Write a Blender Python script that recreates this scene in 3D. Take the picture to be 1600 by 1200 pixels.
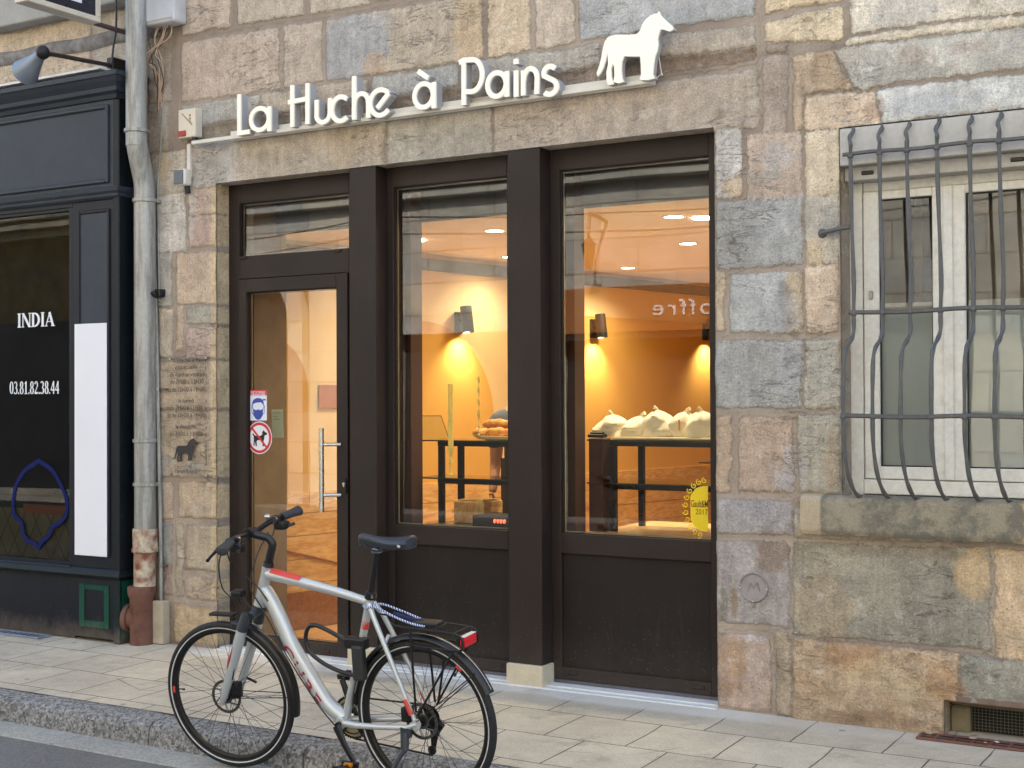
import bpy, bmesh, math, random
import numpy as np
from mathutils import Vector, Matrix
random.seed(7)
S = bpy.context.scene
C = bpy.context.scene.collection
for o in list(bpy.data.objects): bpy.data.objects.remove(o)
R = math.radians
# ------------------------------------------------------------ camera
F_PX, YAW, PITCH, ROLL = 2140.4, 0.53584, 0.0117416, -0.0045196
CAM = np.array((0.0, -6.45, 1.55))
def _axes():
    cy, sy, cp, sp = math.cos(YAW), math.sin(YAW), math.cos(PITCH), math.sin(PITCH)
    w = np.array((-sy*cp, cy*cp, sp)); r0 = np.array((cy, sy, 0.0)); u0 = np.cross(r0, w)
    c, s = math.cos(ROLL), math.sin(ROLL)
    return c*r0+s*u0, -s*r0+c*u0, w
AR, AU, AW = _axes()
cd = bpy.data.cameras.new('camera'); cam = bpy.data.objects.new('camera', cd); C.objects.link(cam)
cd.sensor_width = 36; cd.lens = F_PX/1600*36; cd.clip_start = .05; cd.clip_end = 400
mt = Matrix([[AR[i], AU[i], -AW[i], CAM[i]] for i in range(3)]+[[0, 0, 0, 1]])
cam.matrix_world = mt; S.camera = cam
# ------------------------------------------------------------ sky and sun
SUN_EL, SUN_AZ = R(44), R(20)
wd = bpy.data.worlds.new('World'); S.world = wd; wd.use_nodes = True
nt = wd.node_tree; nt.nodes.clear()
sk = nt.nodes.new('ShaderNodeTexSky'); sk.sky_type = 'NISHITA'; sk.sun_disc = False
sk.sun_elevation = SUN_EL; sk.sun_rotation = SUN_AZ; sk.dust_density = 3.0; sk.air_density = 1.0; sk.ozone_density = .6
bg = nt.nodes.new('ShaderNodeBackground'); bg.inputs[1].default_value = .15
ow = nt.nodes.new('ShaderNodeOutputWorld'); nt.links.new(sk.outputs[0], bg.inputs[0]); nt.links.new(bg.outputs[0], ow.inputs[0])
sl = bpy.data.lights.new('sun', 'SUN'); sl.energy = 3.5; sl.angle = R(.5); sl.color = (1, .93, .82)
so = bpy.data.objects.new('sun', sl); C.objects.link(so)
sd_ = Vector((math.sin(SUN_AZ)*math.cos(SUN_EL), math.cos(SUN_AZ)*math.cos(SUN_EL), math.sin(SUN_EL)))
so.rotation_euler = sd_.to_track_quat('Z', 'Y').to_euler(); so.location = (0, 5, 20)
vs = S.view_settings; vs.view_transform = 'Standard'; vs.look = 'None'; vs.gamma = 1; vs.exposure = 2.24
try:
    vs.use_white_balance = True; vs.white_balance_temperature = 6650; vs.white_balance_tint = 6
except Exception: pass
# ------------------------------------------------------------ helpers
def at(px, py, ax, val):                       # photograph pixel -> point on the plane axis=val
    d = AW+AR*(px-800)/F_PX-AU*(py-600)/F_PX
    t = (val-CAM[ax])/d[ax]; return CAM+d*t
def fz(px, py, y=0.0):
    p = at(px, py, 1, y); return (float(p[0]), float(p[2]))
def lin(c):
    return tuple(((v/255)/12.92 if v/255 <= .04045 else ((v/255+.055)/1.055)**2.4) for v in c)
OFF = {}
def tag(o, label=None, cat=None, group=None, kind=None):
    if label: o['label'] = label
    if cat: o['category'] = cat
    if group: o['group'] = group
    if kind: o['kind'] = kind
    return o
def thing(name, label, cat, loc=(0, 0, 0), group=None, mat=None):
    o = bpy.data.objects.new(name, None); C.objects.link(o); o.empty_display_size = .1
    if mat is not None: o.matrix_world = mat; OFF[o.name] = None
    else: o.location = loc; OFF[o.name] = Vector(loc)
    return tag(o, label, cat, group)
class MB:
    def __init__(s): s.b = bmesh.new()
    def box(s, x0, x1, y0, y1, z0, z1, bev=0, rot=None, seg=1):
        vs_ = [s.b.verts.new((x, y, z)) for x in (x0, x1) for y in (y0, y1) for z in (z0, z1)]
        fs = [s.b.faces.new([vs_[i] for i in q]) for q in ((0, 1, 3, 2), (4, 6, 7, 5), (0, 4, 5, 1), (2, 3, 7, 6), (0, 2, 6, 4), (1, 5, 7, 3))]
        g = vs_
        if bev > 0:
            ed = list({e for f in fs for e in f.edges})
            r = bmesh.ops.bevel(s.b, geom=ed, offset=bev, segments=seg, affect='EDGES', profile=.5)
            g = list({v for v in r['verts']}|{v for v in vs_ if v.is_valid})
        if rot is not None:
            for v in g: v.co = rot @ v.co
        return s
    def ring(s, c, a, b2, r, n, flat=1.0):
        return [s.b.verts.new(c+a*(math.cos(2*math.pi*i/n)*r)+b2*(math.sin(2*math.pi*i/n)*r*flat)) for i in range(n)]
    def tube(s, pts, r, n=8, closed=False, flat=1.0, upv=None, cap=True):
        P = [Vector(p) for p in pts]; m = len(P); rs = r if isinstance(r, (list, tuple)) else [r]*m
        rings = []; pa = None
        for i in range(m):
            if closed: t = (P[(i+1) % m]-P[i-1])
            else: t = P[min(i+1, m-1)]-P[max(i-1, 0)]
            if t.length < 1e-9: t = Vector((0, 0, 1))
            t.normalize()
            if upv is not None: a = Vector(upv)-t*t.dot(Vector(upv))
            elif pa is None:
                a = Vector((0, 0, 1)) if abs(t.z) < .9 else Vector((1, 0, 0)); a = a-t*a.dot(t)
            else: a = pa-t*pa.dot(t)
            a.normalize(); pa = a; b2 = t.cross(a)
            rings.append(s.ring(P[i], a, b2, rs[i], n, flat))
        k = m if closed else m-1
        for i in range(k):
            A, B = rings[i], rings[(i+1) % m]
            for j in range(n): s.b.faces.new((A[j], A[(j+1) % n], B[(j+1) % n], B[j]))
        if not closed and cap: s.b.faces.new(rings[0][::-1]); s.b.faces.new(rings[-1])
        return s
    def lathe(s, prof, c, axis=(0, 0, 1), n=24, closed=False):
        ax = Vector(axis).normalized(); c = Vector(c)
        a = Vector((0, 0, 1)) if abs(ax.z) < .9 else Vector((1, 0, 0)); a = (a-ax*a.dot(ax)).normalized(); b2 = ax.cross(a)
        rings = [s.ring(c+ax*h, a, b2, max(r, 1e-5), n) for r, h in prof]
        m = len(rings)
        for i in range(m if closed else m-1):
            A, B = rings[i], rings[(i+1) % m]
            for j in range(n): s.b.faces.new((A[j], A[(j+1) % n], B[(j+1) % n], B[j]))
        if not closed:
            s.b.faces.new(rings[0][::-1]); s.b.faces.new(rings[-1])
        return s
    def prism(s, poly, y0, y1, fr=None):         # poly in (x,z); extruded from y0 (front) to y1
        f = fr or (lambda x, y, z: Vector((x, y, z)))
        A = [s.b.verts.new(f(p[0], y0, p[1])) for p in poly]; B = [s.b.verts.new(f(p[0], y1, p[1])) for p in poly]
        n = len(poly)
        try: s.b.faces.new(A); s.b.faces.new(B[::-1])
        except Exception: pass
        for i in range(n): s.b.faces.new((A[i], B[i], B[(i+1) % n], A[(i+1) % n]))
        return s
    def stroke(s, pts, w, y0, y1, closed=False):   # constant-width line in the x-z plane, extruded
        P = [Vector((p[0], p[1])) for p in pts]; n = len(P); L, Rr = [], []
        ws = w if isinstance(w, (list, tuple)) else [w]*n
        for i in range(n):
            a = P[i-1] if (i > 0 or closed) else P[i]; b = P[(i+1) % n] if (i < n-1 or closed) else P[i]
            d1 = (P[i]-a); d2 = (b-P[i])
            if d1.length < 1e-9: d1 = d2
            if d2.length < 1e-9: d2 = d1
            d1.normalize(); d2.normalize(); t = (d1+d2)
            if t.length < 1e-6: t = d1
            t.normalize(); nn = Vector((-t.y, t.x)); k = 1/max(.5, nn.dot(Vector((-d1.y, d1.x))))
            L.append(P[i]+nn*ws[i]/2*k); Rr.append(P[i]-nn*ws[i]/2*k)
        V = [[s.b.verts.new((q.x, y, q.y)) for q in L] + [s.b.verts.new((q.x, y, q.y)) for q in Rr] for y in (y0, y1)]
        m = n if closed else n-1
        for i in range(m):
            j = (i+1) % n
            s.b.faces.new((V[0][i], V[0][j], V[0][n+j], V[0][n+i])); s.b.faces.new((V[1][i], V[1][n+i], V[1][n+j], V[1][j]))
            s.b.faces.new((V[0][i], V[1][i], V[1][j], V[0][j])); s.b.faces.new((V[0][n+i], V[0][n+j], V[1][n+j], V[1][n+i]))
        if not closed:
            for i in (0, n-1): s.b.faces.new((V[0][i], V[0][n+i], V[1][n+i], V[1][i]))
        return s
    def quad(s, *p):
        s.b.faces.new([s.b.verts.new(q) for q in p]); return s
    def grid(s, f, nu, nv):
        V = [[s.b.verts.new(f(i/nu, j/nv)) for j in range(nv+1)] for i in range(nu+1)]
        for i in range(nu):
            for j in range(nv): s.b.faces.new((V[i][j], V[i+1][j], V[i+1][j+1], V[i][j+1]))
        return s
    def sphere(s, c, r, sx=1, sy=1, sz=1, seg=12, rot=None):
        mm = Matrix.Translation(Vector(c)) @ (rot.to_4x4() if rot is not None else Matrix()) @ Matrix.Diagonal((r*sx, r*sy, r*sz, 1))
        bmesh.ops.create_uvsphere(s.b, u_segments=seg, v_segments=max(6, seg//2+2), radius=1, matrix=mm); return s
    def xf(s, M):
        bmesh.ops.transform(s.b, matrix=M, verts=s.b.verts); return s
    def build(s, name, mat, parent=None, smooth=False, label=None, cat=None, group=None, kind=None, ang=35, local=False):
        root = parent
        while root is not None and root.parent is not None: root = root.parent
        if root is not None and OFF.get(root.name) is not None and not local:
            bmesh.ops.translate(s.b, vec=-OFF[root.name], verts=s.b.verts)
        loc = None
        if parent is None and kind != 'structure' and len(s.b.verts):
            xs = [v.co for v in s.b.verts]; c = Vector(((min(v.x for v in xs)+max(v.x for v in xs))/2, (min(v.y for v in xs)+max(v.y for v in xs))/2, min(v.z for v in xs)))
            bmesh.ops.translate(s.b, vec=-c, verts=s.b.verts); loc = c
        bmesh.ops.recalc_face_normals(s.b, faces=s.b.faces)
        me = bpy.data.meshes.new(name); s.b.to_mesh(me); s.b.free()
        if smooth:
            me.polygons.foreach_set('use_smooth', [True]*len(me.polygons))
            try: me.set_sharp_from_angle(angle=R(ang))
            except Exception: pass
        if mat is not None: me.materials.append(mat)
        o = bpy.data.objects.new(name, me); C.objects.link(o)
        if parent is not None: o.parent = parent
        if loc is not None: o.location = loc; OFF[o.name] = loc
        return tag(o, label, cat, group, kind)
def arc(cx, cz, r, a0, a1, n=16, rz=None):
    rz = rz or r
    return [(cx+r*math.cos(R(a0+(a1-a0)*i/n)), cz+rz*math.sin(R(a0+(a1-a0)*i/n))) for i in range(n+1)]
def spline(pts, k=6):
    P = [np.array(p, float) for p in pts]; P = [2*P[0]-P[1]]+P+[2*P[-1]-P[-2]]; out = []
    for i in range(1, len(P)-2):
        for j in range(k):
            t = j/k; a, b, c, d = P[i-1:i+3]
            out.append(.5*((2*b)+(c-a)*t+(2*a-5*b+4*c-d)*t*t+(3*b-a-3*c+d)*t**3))
    out.append(P[-2]); return [tuple(float(x) for x in p) for p in out]
# ------------------------------------------------------------ materials
class NT:
    def __init__(s, name):
        s.m = bpy.data.materials.new(name); s.m.use_nodes = True; s.t = s.m.node_tree; s.t.nodes.clear()
        s.out = s.n('ShaderNodeOutputMaterial')
    def n(s, typ, **k):
        nd = s.t.nodes.new(typ)
        for a, v in k.items(): setattr(nd, a, v)
        return nd
    def l(s, a, b): s.t.links.new(a, b)
    def val(s, sock, v):
        if hasattr(v, 'links') or isinstance(v, bpy.types.NodeSocket): s.l(v, sock)
        elif isinstance(v, tuple) and len(v) == 3 and sock.type == 'RGBA': sock.default_value = (*v, 1)
        else: sock.default_value = v
    def math(s, op, a, b=0.0, c=None, clamp=False):
        nd = s.n('ShaderNodeMath', operation=op, use_clamp=clamp); s.val(nd.inputs[0], a); s.val(nd.inputs[1], b)
        if c is not None: s.val(nd.inputs[2], c)
        return nd.outputs[0]
    def mix(s, f, a, b, blend='MIX'):
        nd = s.n('ShaderNodeMix', data_type='RGBA', blend_type=blend); s.val(nd.inputs[0], f); s.val(nd.inputs[6], a); s.val(nd.inputs[7], b); return nd.outputs[2]
    def pos(s, scale=(1, 1, 1), obj=False):
        src = s.n('ShaderNodeTexCoord').outputs['Object'] if obj else s.n('ShaderNodeNewGeometry').outputs['Position']
        mp = s.n('ShaderNodeMapping'); s.l(src, mp.inputs[0]); mp.inputs[3].default_value = scale; return mp.outputs[0]
    def noise(s, vec, scale, detail=4, rough=.55, dist=0.0):
        nd = s.n('ShaderNodeTexNoise'); s.l(vec, nd.inputs['Vector']); nd.inputs['Scale'].default_value = scale
        nd.inputs['Detail'].default_value = detail; nd.inputs['Roughness'].default_value = rough; nd.inputs['Distortion'].default_value = dist
        return nd.outputs[0]
    def vor(s, vec, scale, feat='F1'):
        nd = s.n('ShaderNodeTexVoronoi', feature=feat); s.l(vec, nd.inputs['Vector']); nd.inputs['Scale'].default_value = scale; return nd
    def ss(s, x, a, b):
        nd = s.n('ShaderNodeMapRange', interpolation_type='SMOOTHSTEP'); s.val(nd.inputs[0], x)
        nd.inputs[1].default_value = a; nd.inputs[2].default_value = b; return nd.outputs[0]
    def mr(s, x, a, b, c, d):
        nd = s.n('ShaderNodeMapRange'); s.val(nd.inputs[0], x)
        for i, v in enumerate((a, b, c, d)): nd.inputs[i+1].default_value = v
        return nd.outputs[0]
    def scalecol(s, col, f):
        nd = s.n('ShaderNodeVectorMath', operation='SCALE'); s.val(nd.inputs[0], col); s.val(nd.inputs['Scale'], f); return nd.outputs[0]
    def pr(s, base, rough=.5, metal=0.0, bump=None, bs=.3, bd=.01, **kw):
        p = s.n('ShaderNodeBsdfPrincipled'); s.val(p.inputs['Base Color'], base); s.val(p.inputs['Roughness'], rough); s.val(p.inputs['Metallic'], metal)
        for k, v in kw.items(): s.val(p.inputs[k.replace('_', ' ')], v)
        if bump is not None:
            b = s.n('ShaderNodeBump'); b.inputs['Strength'].default_value = bs; b.inputs['Distance'].default_value = bd
            s.l(bump, b.inputs['Height']); s.l(b.outputs[0], p.inputs['Normal'])
        s.p = p; s.l(p.outputs[0], s.out.inputs[0]); return s.m
def simple(name, rgb, rough=.5, metal=0.0, var=.12, scale=9.0, bump=0.0, bscale=60.0, obj=True, **kw):
    t = NT(name); v = t.pos(obj=obj); n1 = t.noise(v, scale, 5); c = t.scalecol(lin(rgb), t.mr(n1, .25, .75, 1-var, 1+var))
    rr = t.mr(t.noise(v, scale*2.3, 3), .3, .7, max(.02, rough-.4*var), min(1, rough+.4*var))
    b = t.noise(v, bscale, 3) if bump > 0 else None
    return t.pr(c, rr, metal, b, bump, .004, **kw)
def dirty(name, rgb, dirt, rough=.5, amount=.5, scale=3.0, streak=False, metal=0.0, thr=.55, **kw):
    t = NT(name); v = t.pos(); v2 = t.pos((9, 9, .9)) if streak else v
    d = t.ss(t.noise(v2, scale, 8, .65), thr-.08, thr+.12); d = t.math('MULTIPLY', d, amount)
    f = t.noise(v, 35, 6, .7); c = t.mix(d, lin(rgb), lin(dirt)); c = t.scalecol(c, t.mr(f, .3, .7, .88, 1.1))
    return t.pr(c, rough, metal, f, .25, .003, **kw)
# ---- shared materials
def m_stone():
    t = NT('ashlar_stone'); v = t.pos(); at_ = t.n('ShaderNodeAttribute', attribute_name='col'); sd = t.n('ShaderNodeAttribute', attribute_name='sd').outputs['Fac']
    rg = t.n('ShaderNodeAttribute', attribute_name='rg').outputs['Fac']; mj = t.n('ShaderNodeAttribute', attribute_name='mj').outputs['Fac']
    n_e = t.noise(v, 34, 6, .75); n_f = t.noise(v, 105, 4, .8); n_m = t.noise(v, 11, 8, .72, .5); n_l = t.noise(v, 2.3, 4)
    st = t.noise(t.pos((16, 16, 1.1)), 1.6, 6, .65)
    tool = t.noise(t.pos((14, 14, 150)), 1.0, 4, .7)
    e = t.math('ADD', sd, t.math('MULTIPLY', t.math('SUBTRACT', n_e, .5), .05))
    m = t.ss(e, -.001, .004)
    c = t.scalecol(at_.outputs['Color'], t.mr(n_m, .3, .7, .74, 1.26)); c = t.scalecol(c, t.mr(n_f, .3, .7, .66, 1.34))
    c = t.scalecol(c, t.mr(st, .3, .7, .86, 1.1))
    c = t.scalecol(c, t.mr(tool, .25, .75, .88, 1.12))
    pit = t.vor(v, 34).outputs['Distance']; pm = t.math('MULTIPLY', t.ss(pit, .17, .06), t.ss(t.noise(v, 4.1, 3), .52, .62))
    c = t.mix(t.math('MULTIPLY', pm, .55), c, lin((92, 74, 62)))
    lich = t.math('MULTIPLY', t.ss(t.noise(v, 6.5, 10, .78), .55, .66), .42); c = t.mix(lich, c, lin((214, 208, 200)))
    fl = t.math('MULTIPLY', t.ss(t.vor(v, 48).outputs['Distance'], .2, .1), t.ss(t.noise(v, 3.3, 3), .45, .6)); c = t.mix(t.math('MULTIPLY', fl, .4), c, lin((226, 216, 200)))
    p2 = t.math('MULTIPLY', t.ss(t.vor(v, 75).outputs['Distance'], .24, .12), t.ss(t.noise(v, 6.1, 4), .48, .6)); c = t.mix(t.math('MULTIPLY', p2, .45), c, lin((84, 72, 62)))
    ckn = t.math('ABSOLUTE', t.math('SUBTRACT', t.noise(t.pos((1.3, 1.3, 5)), 2.4, 7, .62, .6), .5)); ck = t.math('MULTIPLY', t.ss(ckn, .008, .002), t.ss(t.noise(v, 1.7, 3), .48, .6)); c = t.mix(t.math('MULTIPLY', ck, .18), c, lin((92, 78, 66)))
    dk = t.math('MULTIPLY', t.ss(t.noise(t.pos((3, 3, 2)), 2.1, 8, .75), .57, .68), .38); c = t.mix(dk, c, lin((108, 100, 90)))
    mc = t.mix(mj, lin((172, 158, 143)), lin((138, 124, 110))); mc = t.scalecol(mc, t.mr(n_f, .25, .75, .78, 1.2)); mc = t.scalecol(mc, t.mr(n_m, .3, .7, .88, 1.12))
    c = t.mix(m, mc, c)
    edge = t.math('MULTIPLY', t.math('MULTIPLY', t.ss(e, .016, .002), m), .22); c = t.mix(edge, c, lin((120, 104, 88)))
    h = t.math('ADD', t.math('MULTIPLY', m, .5), t.math('ADD', t.math('MULTIPLY', n_f, .42), t.math('MULTIPLY', n_e, .5)))
    h = t.math('ADD', h, t.math('MULTIPLY', tool, .35)); h = t.math('SUBTRACT', h, t.math('ADD', t.math('MULTIPLY', pm, .5), t.math('ADD', t.math('MULTIPLY', p2, .6), t.math('MULTIPLY', ck, .8))))
    h = t.math('ADD', h, t.math('MULTIPLY', t.math('MULTIPLY', t.noise(v, 22, 6, .7, 1.2), rg), 2.5))
    return t.pr(c, .9, 0.0, h, .8, .009)
M_STONE = m_stone()
def m_coat(name, rgb, rough):
    t = NT(name); v = t.pos(); sx = t.n('ShaderNodeSeparateXYZ'); t.l(v, sx.inputs[0]); n = t.noise(v, 2.5, 6, .65); n2 = t.noise(t.pos((12, 12, 1.2)), 2.2, 7, .7)
    c = t.scalecol(lin(rgb), t.mr(n, .3, .7, .9, 1.1)); d = t.ss(t.math('ADD', sx.outputs[2], t.math('MULTIPLY', t.noise(v, 7, 8, .75), .5)), .62, .22); c = t.mix(t.math('MULTIPLY', d, .13), c, lin((104, 96, 86)))
    c = t.mix(t.math('MULTIPLY', t.ss(n2, .56, .72), .04), c, lin((128, 122, 114))); sp = t.math('MULTIPLY', t.ss(t.vor(v, 38).outputs['Distance'], .14, .08), t.ss(sx.outputs[2], .7, .1)); c = t.mix(t.math('MULTIPLY', sp, .35), c, lin((140, 130, 116)))
    return t.pr(c, t.mr(t.noise(v, 1.8, 4), .3, .7, rough-.13, rough+.1), 0.0, t.noise(v, 260, 2), .07, .003, Specular_IOR_Level=.24)
M_FRAME = m_coat('dark_brown_powder_coat', (45, 37, 34), .52); M_PANEL = m_coat('dark_brown_panel', (33, 27, 25), .58)
def m_glass(name, ior=1.75, tint=(1, 1, 1), wav=.0):
    t = NT(name); tr = t.n('ShaderNodeBsdfTransparent'); tr.inputs[0].default_value = (*tint, 1)
    gl = t.n('ShaderNodeBsdfGlossy'); gl.inputs['Roughness'].default_value = 0.0; fr = t.n('ShaderNodeFresnel'); fr.inputs[0].default_value = ior
    if wav > 0:
        b = t.n('ShaderNodeBump'); b.inputs['Strength'].default_value = wav; b.inputs['Distance'].default_value = .01
        t.l(t.noise(t.pos(), 1.1, 1), b.inputs['Height']); t.l(b.outputs[0], gl.inputs['Normal'])
    mx = t.n('ShaderNodeMixShader'); t.l(fr.outputs[0], mx.inputs[0]); t.l(tr.outputs[0], mx.inputs[1]); t.l(gl.outputs[0], mx.inputs[2]); t.l(mx.outputs[0], t.out.inputs[0]); return t.m
M_GLASS = m_glass('double_glazing', 1.95, (.93, .95, .94), .12)
M_GLASS2 = m_glass('old_window_glass', 1.9, (.88, .89, .89), .25)
M_SHELFG = m_glass('shelf_glass', 1.5, (.93, .97, .95))
def emis(name, rgb, st, base=None):
    t = NT(name); t.pr(lin(base or rgb), .5); t.p.inputs['Emission Color'].default_value = (*lin(rgb), 1); t.p.inputs['Emission Strength'].default_value = st; return t.m
M_SIGNW = emis('white_acrylic_lit_face', (255, 244, 222), .055, (226, 222, 212))
M_SIGNS = simple('greyed_acrylic_side', (172, 172, 176), .5, 0, .05)  # base colour greyed so the sides read dimmer than the lit faces
M_WHITE = simple('white_plastic', (214, 210, 200), .45, 0, .06)
M_BLACKM = simple('black_metal', (30, 29, 30), .45, .3, .1)
M_BLACKP = simple('black_plastic', (22, 23, 26), .42, 0, .15, 12, .1, 120)
M_RUBBER = simple('tyre_rubber', (27, 27, 29), .72, 0, .2, 30, .5, 90)
M_STEEL = simple('brushed_steel', (196, 194, 190), .28, 1.0, .06)
M_ALLOY = simple('grey_alloy', (150, 150, 150), .35, 1.0, .1)
M_IRON = dirty('blue_grey_painted_iron', (82, 83, 84), (112, 98, 84), .5, .5, 14, thr=.58)
M_ZINC = dirty('weathered_zinc', (166, 166, 162), (122, 120, 116), .45, .7, 3, True, .3, thr=.5)
M_RUST = dirty('rusty_cream_paint', (206, 196, 174), (122, 66, 46), .7, 1.0, 4.5, False, thr=.48)
M_RUSTB = dirty('red_brown_cast_iron', (112, 76, 64), (84, 52, 42), .7, .8, 8)
M_CREAM = dirty('cream_painted_joinery', (222, 220, 212), (176, 166, 148), .5, .3, 6)
M_SHUT = dirty('grey_shutter_box', (180, 178, 174), (150, 144, 132), .55, .25, 4)
# ------------------------------------------------------------ value noise
def vnoise(x, z, s, seed):
    rng = np.random.RandomState(seed); T = rng.rand(256, 256); a = x*s; b = z*s
    i = np.floor(a).astype(int); j = np.floor(b).astype(int); u = a-i; v = b-j; u = u*u*(3-2*u); v = v*v*(3-2*v)
    g = lambda p, q: T[p % 256, q % 256]
    return (g(i, j)*(1-u)+g(i+1, j)*u)*(1-v)+(g(i, j+1)*(1-u)+g(i+1, j+1)*u)*v
def fbm(x, z, s, seed, n=4):
    o = np.zeros_like(x); a = .5; t = 0
    for k in range(n): o += a*(vnoise(x, z, s*2**k, seed+k)-.5); t += a; a *= .55
    return o/t
# opening rectangles in the facade plane
X0, X1, ZT = -5.985, -2.637, 2.92
W0, W1, WB, WT = -1.995, -.25, 1.083, 2.85
V0, V1, VT = -1.52, -.42, .165
# ---- stones: pixel corners TL TR BR BL in the photograph, colour, roughness, projection (m)
B = []
def q(tl, tr, br, bl, c, rough=0, pr=0.0): B.append(([fz(*p) for p in (tl, tr, br, bl)], c, rough, pr))
def r4(x0, y0, x1, y1, c, rough=0, pr=0.0, k=None):  # level stone from its left-top and right-bottom pixels
    a = fz(x0, y0); b = fz(x1, y1); B.append(([(a[0], a[1]), (b[0], a[1]), (b[0], b[1]), (a[0], b[1])], c, rough, pr))
q((280, -70), (360, -84), (362, 40), (284, 57), (190, 168, 148)); q((370, -85), (474, -105), (474, 24), (372, 38), (186, 172, 152))
q((482, -105), (578, -120), (578, 6), (484, 22), (184, 168, 148)); q((586, -120), (690, -135), (690, -14), (586, 3), (180, 168, 150))
q((284, 66), (436, 42), (438, 140), (284, 160), (184, 163, 145)); q((444, 40), (503, 31), (505, 127), (444, 137), (178, 160, 143))
q((510, 29), (752, -9), (756, 93), (511, 127), (180, 163, 140)); q((762, -9), (829, -20), (831, 80), (762, 92), (206, 180, 146))
q((837, -20), (897, -30), (898, 66), (838, 78), (192, 174, 152)); q((904, -31), (1178, -70), (1180, 24), (905, 65), (164, 168, 170))
q((283, 165), (404, 147), (404, 182), (283, 199), (168, 164, 156)); q((407, 147), (574, 122), (574, 157), (407, 181), (176, 160, 140))
q((580, 121), (716, 101), (716, 135), (580, 156), (158, 158, 152)); q((720, 100), (940, 67), (940, 101), (720, 134), (166, 160, 148)); q((944, 66), (1181, 38), (1181, 72), (944, 100), (174, 160, 144))
q((283, 201), (574, 159), (574, 186), (283, 226), (134, 122, 106), .5, -.018); q((578, 158), (940, 103), (940, 133), (578, 186), (140, 122, 106), .5, -.018); q((944, 102), (1181, 74), (1181, 93), (944, 130), (128, 104, 84), .8, -.014)
zt, zb = 3.19, 2.915
def lint(px0, px1, c, rough=0):
    a = fz(px0, 200)[0]; b = fz(px1, 160)[0]; B.append(([(a, zt), (b, zt), (b, zb-.02), (a, zb-.02)], c, rough, .004))
lint(296, 603, (174, 160, 142)); lint(606, 769, (160, 152, 138)); lint(772, 1186, (172, 156, 140), .25)
q((1191, 88), (1232, 82), (1231, 206), (1191, 211), (160, 142, 128)); q((1239, 92), (1256, 90), (1256, 203), (1240, 206), (182, 156, 128))
q((1196, -46), (1316, -64), (1316, 1), (1196, 22), (220, 194, 150)); q((1195, 34), (1318, 9), (1318, 62), (1195, 66), (218, 196, 158))
q((1324, -66), (1700, -125), (1700, 5), (1330, 53), (216, 204, 184)); q((1195, 68), (1230, 66), (1230, 80), (1195, 84), (150, 130, 112), .6)
q((1236, 86), (1300, 76), (1334, 140), (1257, 149), (192, 166, 134), .5); q((1304, 74), (1700, 32), (1700, 92), (1337, 139), (190, 186, 176), .5)
q((1325, 58), (1700, 8), (1700, 30), (1322, 70), (216, 202, 176)); q((1257, 153), (1368, 140), (1378, 193), (1257, 206), (212, 186, 156)); q((1370, 140), (1760, 94), (1760, 152), (1380, 192), (196, 197, 194), .2)
# right pillar
r4(1118, 200, 1161, 308, (186, 182, 176)); r4(1168, 211, 1253, 309, (180, 158, 140)); r4(1119, 315, 1254, 414, (150, 152, 152)); r4(1118, 423, 1134, 519, (194, 170, 138))
r4(1141, 428, 1254, 519, (166, 170, 172)); r4(1118, 533, 1255, 637, (150, 152, 150)); r4(1118, 647, 1144, 770, (170, 144, 118)); r4(1154, 650, 1240, 770, (170, 144, 122))
r4(1119, 777, 1240, 838, (150, 146, 148), .2); r4(1119, 842, 1236, 980, (150, 142, 142)); r4(1120, 987, 1206, 1112, (176, 148, 128)); r4(1211, 984, 1237, 1120, (170, 150, 122), .3)
# window surround
for a in ((1257, 206, 1312, 303, (206, 188, 158)), (1257, 306, 1312, 412, (186, 176, 158)), (1257, 415, 1312, 519, (206, 180, 152)), (1257, 530, 1315, 638, (178, 172, 156)), (1246, 645, 1316, 773, (162, 158, 140))): r4(*a[:4], a[4], 0, .006)
# below the sill
q((1241, 790), (1700, 812), (1700, 850), (1241, 842), (168, 152, 128)); q((1240, 846), (1550, 856), (1549, 1017), (1240, 990), (136, 132, 118), .15); q((1554, 857), (1760, 866), (1760, 1050), (1556, 1028), (196, 166, 126))
q((1240, 994), (1497, 1021), (1497, 1170), (1240, 1140), (188, 156, 118), 1.0, .012); q((1500, 1022), (1760, 1052), (1760, 1160), (1500, 1130), (142, 140, 128), .6, .004)
# left pillar
q((233, 55), (268, 50), (268, 158), (233, 163), (168, 150, 130), .4); r4(232, 163, 265, 235, (156, 144, 128), .4); r4(236, 240, 292, 300, (180, 168, 152)); r4(246, 305, 291, 394, (190, 184, 174)); r4(295, 297, 345, 333, (182, 156, 138)); r4(295, 339, 345, 384, (176, 146, 132), .2)
r4(246, 398, 270, 477, (158, 154, 146)); r4(276, 397, 345, 473, (188, 162, 136)); r4(247, 481, 271, 560, (186, 170, 148)); r4(275, 478, 287, 548, (190, 164, 138)); r4(291, 479, 345, 505, (152, 148, 134)); r4(292, 511, 345, 561, (178, 152, 138))
r4(247, 566, 345, 640, (186, 166, 142)); r4(247, 643, 345, 747, (184, 164, 140)); r4(248, 752, 271, 812, (178, 154, 132)); r4(279, 752, 345, 812, (186, 162, 132)); r4(250, 815, 270, 930, (142, 142, 138), .4); r4(275, 818, 288, 934, (160, 146, 124))
r4(291, 820, 345, 894, (168, 150, 124)); r4(291, 900, 345, 939, (164, 144, 122)); r4(273, 945, 345, 1010, (186, 158, 114), .8)
for i in range(4): r4(251, 936+i*17, 268, 950+i*17, (108, 96, 86), .6)
NTR = len(B)
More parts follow.
